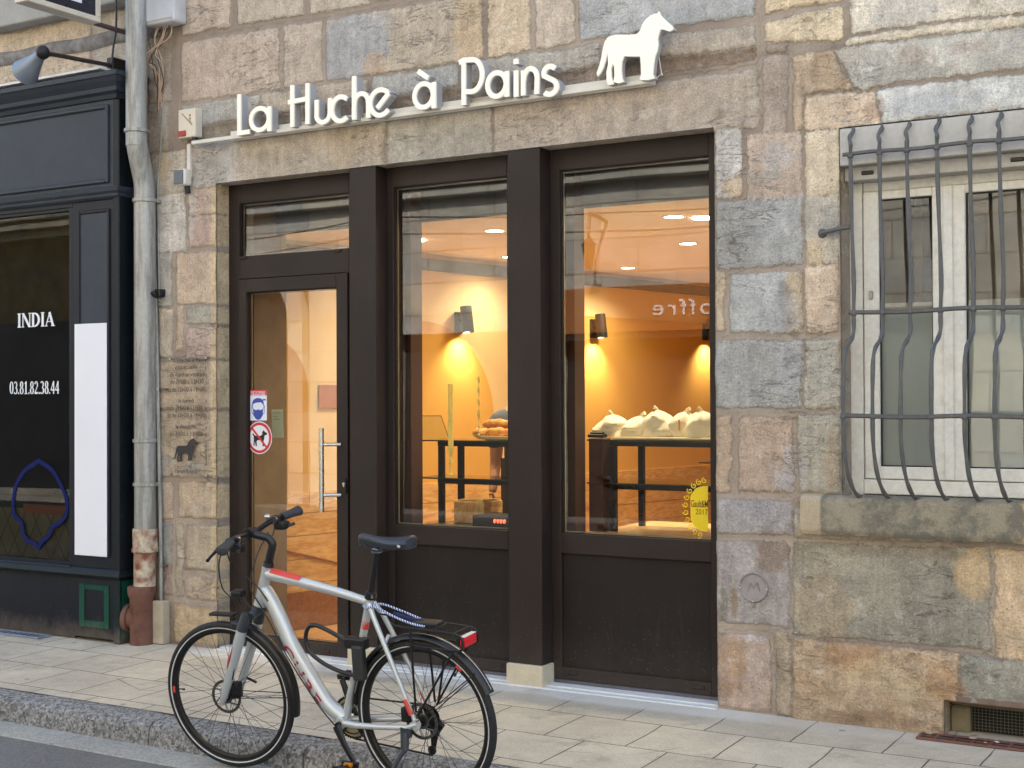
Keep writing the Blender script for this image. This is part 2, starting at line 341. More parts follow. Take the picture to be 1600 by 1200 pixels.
# fill courses outside the photograph's frame and behind the neighbouring shop sign
zc = -.1; rr = random.Random(3); k = 0
rows = []
while zc < 12:
    h = rr.uniform(.3, .42); xx = -12+rr.uniform(0, .5)
    while xx < 5:
        L = rr.uniform(.45, 1.0); pal = rr.choice([(184, 166, 144), (172, 162, 146), (160, 158, 150), (192, 170, 140), (178, 158, 140)])
        rows.append((xx, xx+L-.02, zc, zc+h-.022, pal)); xx += L
    zc += h
def axis_lines(a, b, fine0, fine1, df, dc, must):
    L = [np.arange(a, fine0, dc), np.arange(fine0, fine1, df), np.arange(fine1, b+dc, dc)]
    v = np.unique(np.round(np.concatenate(L+[np.array(must)]), 5))
    keep = [v[0]]
    mset = set(np.round(must, 5))
    for w in v[1:]:
        if w-keep[-1] < df*.45:
            if w in mset: keep[-1] = w
            continue
        keep.append(w)
    return np.array(keep)
def build_wall(parent):
    DF = .0105
    xs = axis_lines(-11.5, 4.5, -8.2, -.95, DF, .12, [X0, X1, W0, W1, V0, V1]); zs = axis_lines(-.12, 9.0, -.06, 4.5, DF, .12, [0.0, ZT, WB, WT, VT])
    X, Z = np.meshgrid(xs, zs, indexing='ij'); n0, n1 = X.shape; x = X.ravel(); z = Z.ravel()
    wx = x+fbm(x, z, 7, 11)*.026+fbm(x, z, 28, 13)*.014; wz = z+fbm(x, z, 7, 31)*.022+fbm(x, z, 28, 33)*.014
    best = np.full(x.shape, -1.0); idx = np.full(x.shape, -1); 
    for i, (P, c, rg, pr) in enumerate(B):
        xm0 = min(p[0] for p in P)-.08; xm1 = max(p[0] for p in P)+.08; zm0 = min(p[1] for p in P)-.08; zm1 = max(p[1] for p in P)+.08
        m = np.where((x > xm0) & (x < xm1) & (z > zm0) & (z < zm1))[0]
        if not len(m): continue
        d = np.full(m.shape, 9.0); dd = []
        for k in range(4):
            a = P[k]; b = P[(k+1) % 4]; ex, ez = b[0]-a[0], b[1]-a[1]; L = math.hypot(ex, ez)
            dd.append(-((-(wz[m]-a[1])*ex+(wx[m]-a[0])*ez)/L)*-1)
        dd = np.array(dd); d = dd.min(0); sdd = np.sort(dd, 0)
        r = .014; cr = np.hypot(np.maximum(r-sdd[0], 0), np.maximum(r-sdd[1], 0)); d = np.where((sdd[0] < r) & (sdd[1] < r), r-cr, d)
        better = d > best[m]; best[m[better]] = d[better]; idx[m[better]] = i
    zl = 4.391+(x+8.02)*(3.336-4.391)/(-1.147+8.02)
    outm = (x > -1.05) | (z > zl+.1) | ((x < -6.62)); fb = np.full(x.shape, -1.0); fi = np.zeros(x.shape, int)
    mm = np.where(outm)[0]
    for j, (a, b, c_, d_, pal) in enumerate(rows):
        s = mm[(x[mm] > a-.03) & (x[mm] < b+.03) & (z[mm] > c_-.03) & (z[mm] < d_+.03)]
        if not len(s): continue
        d = np.minimum(np.minimum(wx[s]-a, b-wx[s]), np.minimum(wz[s]-c_, d_-wz[s])); bt = d > fb[s]; fb[s[bt]] = d[bt]; fi[s[bt]] = j
    use = outm & (best < 0.0); best = np.where(use, fb, best); 
    colB = np.array([lin(b[1]) for b in B]); colF = np.array([lin(r_[4]) for r_ in rows])
    col = np.where(use[:, None], colF[fi], colB[np.maximum(idx, 0)])
    rg = np.where(use, .1, np.array([b[2] for b in B])[np.maximum(idx, 0)]); pj = np.where(use, 0, np.array([b[3] for b in B])[np.maximum(idx, 0)])
    rg[best < -.02] = .3
    tint = fbm(x, z, 2.2, 71)*.5; tn2 = fbm(x, z, 5.5, 81); g_ = col.mean(1, keepdims=True); col = g_+(col-g_)*.82; col = (col*.82+np.array(lin((184, 171, 152)))*.18)*1.06; col = col*(1+.34*tint[:, None]+.34*tn2[:, None]*np.array([1, 1, 1.06]))
    # patches of another stone colour: (cx, cy, rx, ry) in pixels, colour, strength
    def blob(cx, cy, rx, ry, c, s=.9, warp=.55, sc=6, only=None):
        p = fz(cx, cy); e1 = fz(cx+rx, cy); e2 = fz(cx, cy+ry); ax = abs(e1[0]-p[0])+1e-6; az = abs(e2[1]-p[1])+1e-6
        m = np.where((abs(x-p[0]) < ax*2) & (abs(z-p[1]) < az*2))[0]
        d = np.hypot((x[m]-p[0])/ax, (z[m]-p[1])/az)+fbm(x[m], z[m], sc, int(cx+cy) % 97, 6)*warp*3.0
        w = np.clip((1.0-d)/.34+.5, 0, 1)*s*.8; c = tuple(np.array(c)*.72+np.array((172, 160, 144))*.28); 
        if only is not None: w = w*(idx[m] == only)
        col[m] = col[m]*(1-w[:, None])+np.array(lin(c))*w[:, None]
    bi = lambda px, py: idx[np.argmin((x-fz(px, py)[0])**2+(z-fz(px, py)[1])**2)]
    b3 = bi(560, 60)
    blob(555, 75, 62, 60, (150, 160, 172), .9, .35, 5, b3); blob(738, 45, 34, 75, (216, 180, 132), .6, .3, 5, b3); blob(585, 108, 18, 22, (190, 158, 130), .9, .5, 9, b3)
    blob(1158, 377, 34, 33, (122, 122, 120), .95, .4, 9, bi(1150, 380)); blob(1215, 350, 50, 55, (172, 178, 184), .6, .7, 7, bi(1150, 380))
    blob(1246, 470, 16, 60, (196, 168, 128), .9, .4, 8, bi(1200, 470)); blob(1228, 480, 10, 30, (112, 112, 116), .8, .8, 10, bi(1200, 470)); blob(1190, 470, 45, 40, (186, 192, 198), .5, .8, 9, bi(1200, 470))
    blob(1150, 292, 20, 16, (196, 164, 120), .85, .6, 9); blob(1225, 250, 30, 20, (178, 184, 190), .6, .8, 9, bi(1200, 260)); blob(1205, 275, 30, 12, (150, 150, 146), .6, .8, 9, bi(1200, 260))
    blob(1160, 590, 50, 40, (160, 166, 172), .5, .9, 8, bi(1200, 590)); blob(1230, 565, 14, 60, (176, 178, 190), .6, .6, 8, bi(1200, 590)); blob(1240, 735, 18, 40, (176, 172, 178), .8, .6, 9); blob(1190, 800, 60, 16, (158, 156, 166), .8, .6, 8)
    blob(1225, 755, 26, 18, (178, 176, 184), .7, .7, 9); blob(1209, 865, 30, 34, (124, 102, 88), .95, .55, 8); blob(1165, 860, 26, 30, (168, 164, 170), .6, .6, 8); blob(1130, 940, 8, 40, (98, 96, 82), .9, .5, 8); blob(1148, 940, 6, 26, (120, 96, 60), .9, .5, 8)
    blob(1175, 985, 22, 14, (202, 198, 204), .85, .5, 9); blob(1143, 1030, 18, 34, (188, 146, 108), .8, .4, 8); blob(1135, 1075, 26, 14, (170, 120, 84), .6, .6, 8); blob(1185, 1050, 18, 50, (178, 160, 154), .7, .6, 8)
    big = bi(1400, 950); blob(1280, 960, 42, 60, (170, 150, 118), .75, .6, 7, big); blob(1302, 885, 42, 26, (168, 162, 142), .9, .7, 9, big); blob(1370, 945, 34, 26, (158, 152, 134), .7, .8, 9, big); blob(1525, 890, 34, 50, (202, 170, 124), .95, .5, 8, big); blob(1260, 865, 20, 20, (120, 112, 96), .7, .7, 9, big)
    blob(1450, 980, 60, 30, (112, 110, 100), .6, .6, 8, big); blob(1400, 860, 120, 10, (112, 98, 82), .6, .7, 9)
    blob(1330, 1025, 50, 18, (176, 128, 84), .75, .8, 10); blob(1390, 1060, 60, 24, (218, 192, 150), .7, .9, 10); blob(1475, 1070, 26, 24, (170, 118, 66), .7, .9, 10); blob(1350, 1120, 60, 14, (150, 116, 88), .7, .8, 10); blob(1590, 1060, 40, 22, (166, 164, 152), .8, .8, 8)
    lt = bi(400, 250)
    blob(325, 250, 40, 50, (158, 158, 158), .8, .6, 5, lt); blob(360, 245, 14, 50, (186, 186, 190), .6, .6, 8, lt); blob(560, 215, 60, 50, (172, 152, 124), .7, .6, 6, lt); blob(445, 245, 60, 60, (166, 152, 134), .7, .6, 6, lt)
    blob(318, 182, 40, 14, (168, 170, 174), .7, .4, 8); blob(660, 130, 60, 16, (160, 164, 168), .7, .5, 8)
    blob(1300, 110, 30, 26, (150, 118, 84), .6, 1.0, 12); blob(1440, 90, 34, 16, (150, 122, 104), .55, 1.0, 12); blob(1500, 75, 20, 10, (156, 128, 112), .5, 1.0, 12); blob(1365, 170, 14, 18, (140, 104, 84), .6, .9, 12); blob(1400, 120, 60, 14, (128, 126, 120), .6, .9, 9)
    blob(1440, 165, 100, 18, (176, 186, 200), .5, .8, 7); blob(1420, 15, 70, 20, (176, 180, 188), .5, .8, 7); blob(1335, 90, 26, 20, (176, 168, 150), .5, .8, 9)
    blob(1272, 345, 22, 28, (160, 158, 152), .7, .8, 9); blob(1300, 340, 10, 30, (150, 156, 160), .8, .5, 9); blob(1270, 395, 14, 20, (208, 178, 132), .7, .6, 9)
    blob(1300, 715, 12, 50, (172, 146, 118), .8, .6, 8); blob(1262, 700, 14, 40, (150, 152, 140), .6, .7, 8); blob(1290, 580, 20, 40, (160, 166, 160), .6, .7, 8)
    blob(318, 280, 26, 14, (190, 186, 180), .8, .5, 8); blob(255, 260, 14, 30, (186, 158, 110), .7, .6, 9); blob(292, 335, 14, 60, (204, 200, 196), .7, .5, 8); blob(262, 915, 10, 26, (176, 112, 92), .5, .9, 12)
    blob(240, 200, 12, 60, (120, 100, 82), .5, .9, 9); blob(250, 60, 20, 40, (150, 130, 108), .6, .8, 9); blob(300, 730, 20, 12, (160, 162, 166), .7, .4, 8); blob(258, 725, 14, 18, (158, 162, 168), .8, .4, 8)
    # strips beside the openings and pale cement arris
    m = (x > X0-.09) & (x < X0+.001) & (z < ZT); f = (np.clip((x-(X0-.05))/.02, 0, 1)*m)[:, None]*.75; col = col*(1-f)+np.array(lin((204, 182, 146)))*f
    grime = np.clip(1-z/.28, 0, 1)*np.clip(.5+1.6*fbm(x, z, 4, 55), 0, 1); col = col*(1-.4*grime[:, None])+np.array(lin((112, 98, 82)))*(.4*grime[:, None])
    mj = np.clip(.45+1.6*fbm(x, z, 2.5, 91), 0, 1)
    hh = np.clip((best+.004)/.016, 0, 1); hh = hh*hh*(3-2*hh)
    y = -(hh*.0065+np.clip(best, 0, .02)/.02*pj+hh*fbm(x, z, 6, 61)*.012+rg*hh*fbm(x, z, 9, 65, 5)*.05)
    edge = lambda a0, a1, b0, b1: np.minimum(np.minimum(x-a0, a1-x), np.minimum(z-b0, b1-z))
    V = np.stack([x, y, z], 1)
    Xc = (xs[:-1]+xs[1:])/2; Zc = (zs[:-1]+zs[1:])/2; XC, ZC = np.meshgrid(Xc, Zc, indexing='ij')
    hole = ((XC > X0) & (XC < X1) & (ZC > 0) & (ZC < ZT)) | ((XC > W0) & (XC < W1) & (ZC > WB) & (ZC < WT)) | ((XC > V0) & (XC < V1) & (ZC < VT))
    I, J = np.where(~hole); a = I*n1+J; Fq = np.stack([a, a+n1, a+n1+1, a+1], 1)
    # reveals: border edges of the holes pushed back
    VV = [V]; CC = [col]; SS = [best]; RG = [rg]; MJ = [mj]; FF = [Fq]; cnt = len(V)
    def reveal(line, depth):
        nonlocal cnt
        P = V[line].copy(); n = len(line); kk = 6
        for s in range(kk):
            Q = P.copy(); Q[:, 1] = P[:, 1]+(depth-P[:, 1])*(s+1)/kk; VV.append(Q); CC.append(col[line]); SS.append(best[line]); RG.append(rg[line]); MJ.append(mj[line])
            prev = line if s == 0 else np.arange(cnt-n, cnt); cur = np.arange(cnt, cnt+n); FF.append(np.stack([prev[:-1], prev[1:], cur[1:], cur[:-1]], 1)); cnt += n
    ix = lambda v: int(np.argmin(abs(xs-v))); iz = lambda v: int(np.argmin(abs(zs-v)))
    for (a0, a1, b0, b1, dep) in ((X0, X1, 0.0, ZT, .125), (W0, W1, WB, WT, .21), (V0, V1, -.12, VT, .16)):
        i0, i1, j0, j1 = ix(a0), ix(a1), iz(b0), iz(b1)
        reveal(i0*n1+np.arange(j0, j1+1), dep); reveal(i1*n1+np.arange(j0, j1+1), dep); reveal(np.arange(i0, i1+1)*n1+j1, dep)
        if b0 > .5: reveal(np.arange(i0, i1+1)*n1+j0, dep)
    V = np.concatenate(VV); col = np.clip(np.concatenate(CC), .01, .95); sd = np.concatenate(SS); rg = np.concatenate(RG); mj = np.concatenate(MJ); Fq = np.concatenate(FF)
    V[:, 0] -= OFF[parent.name].x
    me = bpy.data.meshes.new('wall'); me.vertices.add(len(V)); me.vertices.foreach_set('co', V.astype(np.float32).ravel())
    me.loops.add(Fq.size); me.loops.foreach_set('vertex_index', Fq.astype(np.int32).ravel()); me.polygons.add(len(Fq)); me.polygons.foreach_set('loop_start', np.arange(0, Fq.size, 4, dtype=np.int32))
    me.polygons.foreach_set('use_smooth', np.ones(len(Fq), bool)); me.update(calc_edges=True)
    ca = me.color_attributes.new('col', 'FLOAT_COLOR', 'POINT'); ca.data.foreach_set('color', np.concatenate([col, np.ones((len(col), 1))], 1).astype(np.float32).ravel())
    for nm, arr in (('sd', sd), ('rg', rg), ('mj', mj)):
        a_ = me.attributes.new(nm, 'FLOAT', 'POINT'); a_.data.foreach_set('value', np.clip(arr, -.1, 1).astype(np.float32))
    me.materials.append(M_STONE); o = bpy.data.objects.new('wall', me); C.objects.link(o); o.parent = parent; return o
# ============================================================ the ground
def m_pave():
    t = NT('paving_slabs'); v = t.pos(); br = t.n('ShaderNodeTexBrick'); br.offset = .5
    wob = t.n('ShaderNodeVectorMath', operation='ADD'); ns = t.n('ShaderNodeTexNoise'); ns.inputs['Scale'].default_value = 3; t.l(v, ns.inputs['Vector'])
    sc = t.n('ShaderNodeVectorMath', operation='SCALE'); t.l(ns.outputs['Color'], sc.inputs[0]); sc.inputs['Scale'].default_value = .03; t.l(v, wob.inputs[0]); t.l(sc.outputs[0], wob.inputs[1])
    t.l(wob.outputs[0], br.inputs['Vector']); br.inputs['Scale'].default_value = 1; br.inputs['Brick Width'].default_value = .42; br.inputs['Row Height'].default_value = .41
    br.inputs['Mortar Size'].default_value = .0042; br.inputs['Mortar Smooth'].default_value = .3; br.inputs['Color1'].default_value = (*lin((194, 182, 160)), 1); br.inputs['Color2'].default_value = (*lin((182, 170, 150)), 1); br.inputs['Mortar'].default_value = (*lin((84, 74, 62)), 1)
    nb = t.noise(v, 1.7, 6, .6); nf = t.noise(v, 170, 3, .7); nm = t.noise(v, 9, 6, .7)
    c = t.scalecol(br.outputs['Color'], t.mr(nb, .3, .7, .86, 1.14)); c = t.scalecol(c, t.mr(nf, .25, .75, .70, 1.26)); c = t.scalecol(c, t.mr(nm, .3, .7, .9, 1.1))
    sp = t.vor(v, 95); c = t.mix(t.math('MULTIPLY', t.ss(sp.outputs['Distance'], .28, .16), .35), c, lin((118, 100, 82)))
    sx = t.n('ShaderNodeSeparateXYZ'); t.l(v, sx.inputs[0])
    band = t.ss(t.math('ADD', sx.outputs[1], t.math('MULTIPLY', t.noise(v, 2.2, 5), .22)), -.12, -.04)   # pale cement strip along the wall
    inx = t.math('MULTIPLY', t.ss(sx.outputs[0], -6.25, -6.0), t.ss(sx.outputs[0], -2.2, -2.5))
    band = t.math('MULTIPLY', band, t.mr(inx, 0, 1, .35, 1)); c = t.mix(t.math('MULTIPLY', band, .85), c, t.scalecol(lin((206, 200, 190)), t.mr(nf, .25, .75, .85, 1.15)))
    dirt = t.math('MULTIPLY', t.ss(t.noise(v, 2.6, 8, .75), .52, .7), .5); c = t.mix(dirt, c, lin((112, 104, 92)))
    gum = t.math('MULTIPLY', t.ss(t.vor(v, 4.3).outputs['Distance'], .085, .055), .55); c = t.mix(gum, c, lin((92, 86, 80)))
    ck = t.vor(wob.outputs[0], 1.15, 'DISTANCE_TO_EDGE').outputs['Distance']; ckm = t.math('MULTIPLY', t.ss(ck, .006, .002), t.ss(t.noise(v, .8, 2), .53, .58)); c = t.mix(t.math('MULTIPLY', ckm, .7), c, lin((84, 74, 62)))
    h = t.math('SUBTRACT', t.math('MULTIPLY', nf, .5), t.math('MULTIPLY', br.outputs['Fac'], 1.5)); h = t.math('SUBTRACT', h, ckm)
    return t.pr(c, .85, 0.0, h, .5, .004)
def m_asphalt(name, a, b, sc=150, cont=.5):
    t = NT(name); v = t.pos(); nf = t.noise(v, sc, 4, .8); sp = t.vor(v, sc*.75).outputs['Color']; s2 = t.n('ShaderNodeSeparateColor'); t.l(sp, s2.inputs[0])
    c = t.mix(t.mr(nf, .3, .7, 0, 1), lin(a), lin(b)); c = t.scalecol(c, t.mr(s2.outputs[0], 0, 1, 1-cont, 1+cont)); c = t.scalecol(c, t.mr(t.noise(v, 1.3, 5), .3, .7, .85, 1.15))
    return t.pr(c, .85, 0.0, t.math('ADD', nf, s2.outputs[1]), .6, .004)
M_PAVE = m_pave(); M_ASPH = m_asphalt('asphalt', (94, 92, 90), (110, 108, 105), 150, .25); M_GRAN = m_asphalt('granite_kerb', (74, 73, 74), (150, 148, 144), 95, .6); M_GUT = m_asphalt('gutter_concrete', (140, 138, 132), (162, 160, 152), 130, .22)
b = MB(); b.quad((-14, -8.9, -.21), (8, -8.9, -.21), (8, 3, -.21), (-14, 3, -.21)); b.build('ground', M_ASPH, kind='structure')
b = MB(); b.grid(lambda u, w: Vector((-12+16*u, .14-1.48*w, -.035*max(0, w-.09)/.91)), 32, 6); b.build('pavement', M_PAVE, kind='structure', smooth=True)
b = MB(); b.grid(lambda u, w: Vector((-12+16*u, -1.70-6.0*w, -.166+.05*math.sin(math.pi*w))), 16, 24); b.build('road', M_ASPH, kind='structure', smooth=True)
b = MB()
for x in np.arange(-12, 4, 1.3): b.box(x+.002, x+1.296, -1.72, -1.50, -.26, -.159-.002*random.random(), .004)
b.build('gutter', M_GUT, kind='structure')
b = MB(); xk = [-12.05, -11.05, -10.05, -9.05, -8.05, -7.05, -6.05, -5.05, -4.07, -3.05, -2.05, -1.05, -.05, .95, 1.95, 2.95, 3.95]
for a0, a1 in zip(xk[:-1], xk[1:]):
    dz = random.uniform(-.004, .004); dy = random.uniform(-.006, .006)
    prof = [(-1.335, -.26), (-1.335, -.036+dz), (-1.44+dy, -.04+dz), (-1.468+dy, -.046+dz), (-1.488+dy, -.06+dz), (-1.497+dy, -.082+dz), (-1.512+dy, -.26)]
    n = 8; rings = []
    for i in range(n+1):
        xx = a0+.004+(a1-a0-.008)*i/n; sh = .004 if i in (0, n) else 0
        rings.append([b.b.verts.new((xx, p[0]+(sh if j > 1 else 0)+random.uniform(-.0012, .0012), p[1]-(sh if 0 < j < 5 else 0)+random.uniform(-.001, .001))) for j, p in enumerate(prof)])
    for i in range(n):
        for j in range(len(prof)-1): b.b.faces.new((rings[i][j], rings[i+1][j], rings[i+1][j+1], rings[i][j+1]))
    b.b.faces.new(rings[0]); b.b.faces.new(rings[-1][::-1])
b.build('kerb', M_GRAN, kind='structure', smooth=True, ang=50)
b = MB(); b.box(-14, 8, -9.6, -7.9, -.3, -.03); b.build('far_pavement', M_ASPH, kind='structure')
# ============================================================ the stone building
BL = thing('stone_building', 'old ashlar stone building holding the bakery front and a barred window', 'building', (-3, 0, 0))
WALL = build_wall(BL)
# upper storeys behind/above are plain stone: closed shell so light does not leak
M_SHELL = simple('plain_stone', (172, 160, 142), .9, 0, .15, 2, obj=False)
b = MB(); b.box(-11.5, 4.5, .7, .8, 3.2, 9.0); b.box(-11.5, 4.5, .1, 8.2, 9.0, 9.2); b.box(-11.6, -11.5, 0.02, 8.2, -.1, 9.0); b.box(4.5, 4.6, .02, 8.2, -.1, 9.0); b.box(-11.5, 4.5, 8.2, 8.3, -.1, 9.0)
b.box(-11.5, -6.6, .2, .3, -.1, 9.0); b.box(-2.3, 4.5, .6, .62, -.1, 3.3); b.box(-6.3, -2.3, .13, .7, 3.0, 3.2)
b.build('shell', M_SHELL, BL)
# window sill
b = MB(); s0 = fz(1250, 776, -.07); s1 = fz(1250, 834, -.07)
V_ = []
def sillf(u, w):
    x = s0[0]+(W1+.2-s0[0])*u; prof = [(0.0, s0[1]+.012), (-.055, s0[1]+.004), (-.07, s0[1]-.012), (-.073, (s0[1]+s1[1])/2), (-.068, s1[1]+.02), (-.055, s1[1]), (.0, s1[1]-.002)]
    k = w*6; i = min(int(k), 5); f = k-i; y = prof[i][0]*(1-f)+prof[i+1][0]*f; z = prof[i][1]*(1-f)+prof[i+1][1]*f
    if u > 0 or 1: y += .004*math.sin(x*23)+.003*math.sin(x*57+z*30)
    return Vector((x, y, z))
b.grid(sillf, 90, 24)
b.prism([(0, 0)]*3, 0, 0) if 0 else None
sill = None
t = NT('sill_stone'); v = t.pos(); n1 = t.noise(v, 7, 7, .7); n2 = t.noise(v, 120, 4, .8); sx = t.n('ShaderNodeSeparateXYZ'); t.l(v, sx.inputs[0])
c = t.mix(t.ss(n1, .42, .6), lin((112, 108, 98)), lin((150, 142, 124))); c = t.mix(t.ss(sx.outputs[0], -2.07, -2.09), c, lin((176, 162, 138))); c = t.mix(t.ss(t.math('ADD', sx.outputs[0], t.math('MULTIPLY', n1, .2)), -1.08, -1.05), c, lin((184, 154, 112)))
c = t.scalecol(c, t.mr(n2, .3, .7, .8, 1.2)); M_SILL = t.pr(c, .9, 0.0, t.math('ADD', n1, n2), .5, .006)
b.box(s0[0], s0[0]+.001, -.066, 0, s1[1], s0[1]); b.box(s0[0]+.01, W1+.2, -.03, .2, s1[1]+.03, s0[1]+.004)
b.build('window_sill', M_SILL, BL, smooth=True, ang=50)
# ------------------------------------------------------------ joinery of the shop front
FY = .11
def rail_frame(x0, x1, z0, z1, t_, y0, y1, bev=.002):   # rectangular frame with equal members, butted
    l, r, bo, to = t_; m = MB()
    m.box(x0, x0+l, y0, y1, z0, z1, bev); m.box(x1-r, x1, y0, y1, z0, z1, bev)
    m.box(x0+l, x1-r, y0, y1, z0, z0+bo, bev); m.box(x0+l, x1-r, y0, y1, z1-to, z1, bev); return m
def pane(parent, x0, x1, z0, z1, y=.135, mat=None, name='pane', th=.006):
    m = MB(); m.quad((x0, y, z0), (x1, y, z0), (x1, y, z1), (x0, y, z1)); return m.build(name, mat or M_GLASS, parent)
BEAD = simple('black_gasket', (20, 20, 22), .5)
BEADL = simple('pale_glazing_spacer', (150, 148, 138), .4, .4)
def gasket(parent, x0, x1, z0, z1, y=.128):
    rail_frame(x0, x1, z0, z1, (.006,)*4, y, y+.006, 0).build('gasket', BEAD, parent); rail_frame(x0+.007, x1-.007, z0+.007, z1-.007, (.005,)*4, y+.014, y+.022, 0).build('spacer', BEADL, parent)
# fixed outer frame of the door bay
xa, xb = X0+.005, -4.94; zd = 2.318
fr = MB(); fr.box(xa-.004, xa+.083, FY, FY+.07, .0, ZT+.01, .002); fr.box(xb-.09, xb+.01, FY, FY+.07, .0, ZT+.01, .002)
fr.box(xa+.083, xb-.09, FY+.001, FY+.069, zd+.004, 2.462, .002); fr.box(xa+.083, xb-.09, FY+.001, FY+.069, 2.80, ZT+.01, .002)
DF_ = fr.build('door_frame', M_FRAME, BL)
tw = pane(DF_, xa+.083, xb-.09, 2.462, 2.80, name='transom_pane'); gasket(DF_, xa+.083, xb-.09, 2.462, 2.80)
for px, py in ((380, 403), (527, 392)):
    p = fz(px, py, FY); m = MB(); m.box(p[0]-.028, p[0]+.028, FY-.008, FY, p[1]-.008, p[1]+.01, .002); m.build('drain_cap', M_FRAME, DF_)
# door leaf
dx0, dx1 = xa+.086, xb-.093
m = MB(); gx0, gx1, gz0, gz1 = -5.833, -5.118, .085, 2.235; y0, y1 = FY-.012, FY+.055
m.box(dx0, gx0, y0, y1, .012, zd, .003); m.box(gx1, dx1, y0, y1, .012, zd, .003); m.box(gx0, gx1, y0, y1, gz1, zd, .003); m.box(gx0, gx1, y0, y1, .012, gz0, .003)
DOOR = m.build('door', M_FRAME, BL); pane(DOOR, gx0, gx1, gz0, gz1); gasket(DOOR, gx0, gx1, gz0, gz1)
m = MB(); hx = -5.175; hy = FY-.085; h0, h1 = .885, 1.385
m.tube([(hx, hy, h0), (hx, hy, h1)], .0155, 16)
for z in (.985, 1.288): m.tube([(hx, hy, z), (-5.075, hy+.01, z), (-5.072, FY-.012, z)] if 0 else [(hx, hy, z), (-5.085, FY-.012, z)], .011, 12)
m.build('handle', M_STEEL, DOOR, smooth=True)
m = MB(); p = fz(539, 759, FY-.014); m.prism([(p[0]+.017*math.cos(a), p[1]+(.017*math.sin(a))+(.028 if math.sin(a) > 0 else -.028)) for a in [2*math.pi*i/20 for i in range(20)]], FY-.024, FY-.012); m.build('lock_plate', M_BLACKM, DOOR)
m = MB(); m.lathe([(.0085, 0), (.0085, -.006)], (p[0], FY-.024, p[1]+.012), (0, 1, 0), 14); m.box(p[0]-.004, p[0]+.004, FY-.029, FY-.024, p[1]-.006, p[1]+.008); m.build('lock_cylinder', M_STEEL, DOOR)
m = MB(); m.box(dx1-.2, dx1-.14, FY-.02, FY-.012, .03, .05, .002); m.build('drain_cap', M_FRAME, DOOR)
# two display windows
def shop_window(x0, x1, g, nm):
    gx0, gx1, gz0, gz1 = g; m = MB(); yb = FY+.07
    m.box(x0, gx0, FY, yb, .03, ZT+.01, .002); m.box(gx1, x1, FY, yb, .03, ZT+.01, .002); m.box(gx0, gx1, FY, yb, gz1, ZT+.01, .002)
    m.box(gx0, gx1, FY, yb, .715, gz0, .002); m.box(gx0, gx1, FY, yb, .03, .098, .002)
    W = m.build('shop_window', M_FRAME, BL, label=nm); pane(W, gx0, gx1, gz0, gz1); gasket(W, gx0, gx1, gz0, gz1)
    m = MB(); m.box(gx0+.001, gx1-.001, FY+.022, FY+.05, .0985, .7145); m.build('lower_panel', M_PANEL, W)
    for xx in (gx0+.07, gx1-.07):
        m = MB(); m.box(xx-.03, xx+.03, FY-.008, FY, .062, .078, .002); m.build('drain_cap', M_FRAME, W)
    m = MB(); m.box(x0, x1, FY-.006, FY+.03, .003, .0295); m.build('threshold_strip', simple('grey_sill_strip', (88, 86, 92), .5), W)
    return W
SW1 = shop_window(-4.747+.0, -3.851, (-4.703, -3.925, .822, 2.803), 'narrower shop window behind the bicycle saddle')
SW2 = shop_window(-3.648, -2.60, (-3.589, -2.715, .822, 2.803), 'wider shop window next to the stone pillar')
def pillar(x0, x1, zb_, pl):
    m = MB(); m.box(x0, x1, -.002, .3, zb_, ZT+.004, .003); P_ = m.build('pillar', M_FRAME, BL)
    if pl:
        m = MB(); m.box(x0-.012, x1+.012, -.022, .2, 0.0, zb_, .006, seg=2); m.build('plinth', simple('pale_limestone_plinth', (196, 184, 160), .85, 0, .08, 20, .5, 80, obj=False), P_)
pillar(-4.938, -4.7475, .115, True); pillar(-3.8505, -3.6485, .115, True)
m = MB(); m.box(X0, X1, -.03, .16, -.02, .004, .002); m.box(X0, X1, .02, FY+.1, .004, .0115, .001) ; m.build('threshold', simple('white_threshold', (214, 214, 212), .6, 0, .05), BL)
# ------------------------------------------------------------ barred window on the right
WY = .15
m = MB(); m.box(W0+.002, W1-.002, -.005, .12, 2.665, WT-.006, .004); m.box(W0+.004, W1-.004, .06, .2, 2.60, 2.6645, .003); WIN = m.build('window', M_SHUT, BL)
m = MB()
a = lambda px, y=WY: at(px, 600, 1, y)[0]
xo = a(1336); xi = a(1349); xc = a(1484)
m.box(W0, xi, WY-.0, WY+.06, WB+.0, 2.60, .003)                                   # outer lining
m.box(xi+.003, a(1352)+.0, WY+.02, WY+.07, WB+.02, 2.60); m.box(xi+.003, W1, WY-.01, WY+.06, WB+.005, WB+.075, .003)
m.box(xi+.003, W1, WY+.01, WY+.06, 2.555, 2.60, .003)
m.build('frame', M_CREAM, WIN)
def casement(x0, x1):
    m = rail_frame(x0, x1, WB+.079, 2.552, (.075, .072, .06, .04), WY-.006, WY+.05, .004); c_ = m.build('casement', M_CREAM, WIN)
    pane(c_, x0+.075, x1-.072, WB+.139, 2.512, WY+.02, M_GLASS2); rail_frame(x0+.075, x1-.072, WB+.139, 2.512, (.006,)*4, WY+.008, WY+.019, 0).build('gasket', BEAD, c_)
xm_ = a(1484)
casement(a(1351), xm_-.003); casement(xm_+.003, W1-.05)
m = MB(); m.box(xm_-.022, xm_+.022, WY-.02, WY-.007, WB+.08, 2.552, .005, seg=2); m.build('cover_strip', M_CREAM, WIN)
m = MB(); m.box(a(1360), a(1366), WY-.02, WY-.006, 2.03, 2.07, .003); m.build('latch', M_ALLOY, WIN)
for px in (1357, 1588):
    m = MB(); m.box(a(px), a(px)+.06, .052, .06, 2.622, 2.642, .004); m.build('shutter_stop', M_BLACKP, WIN)
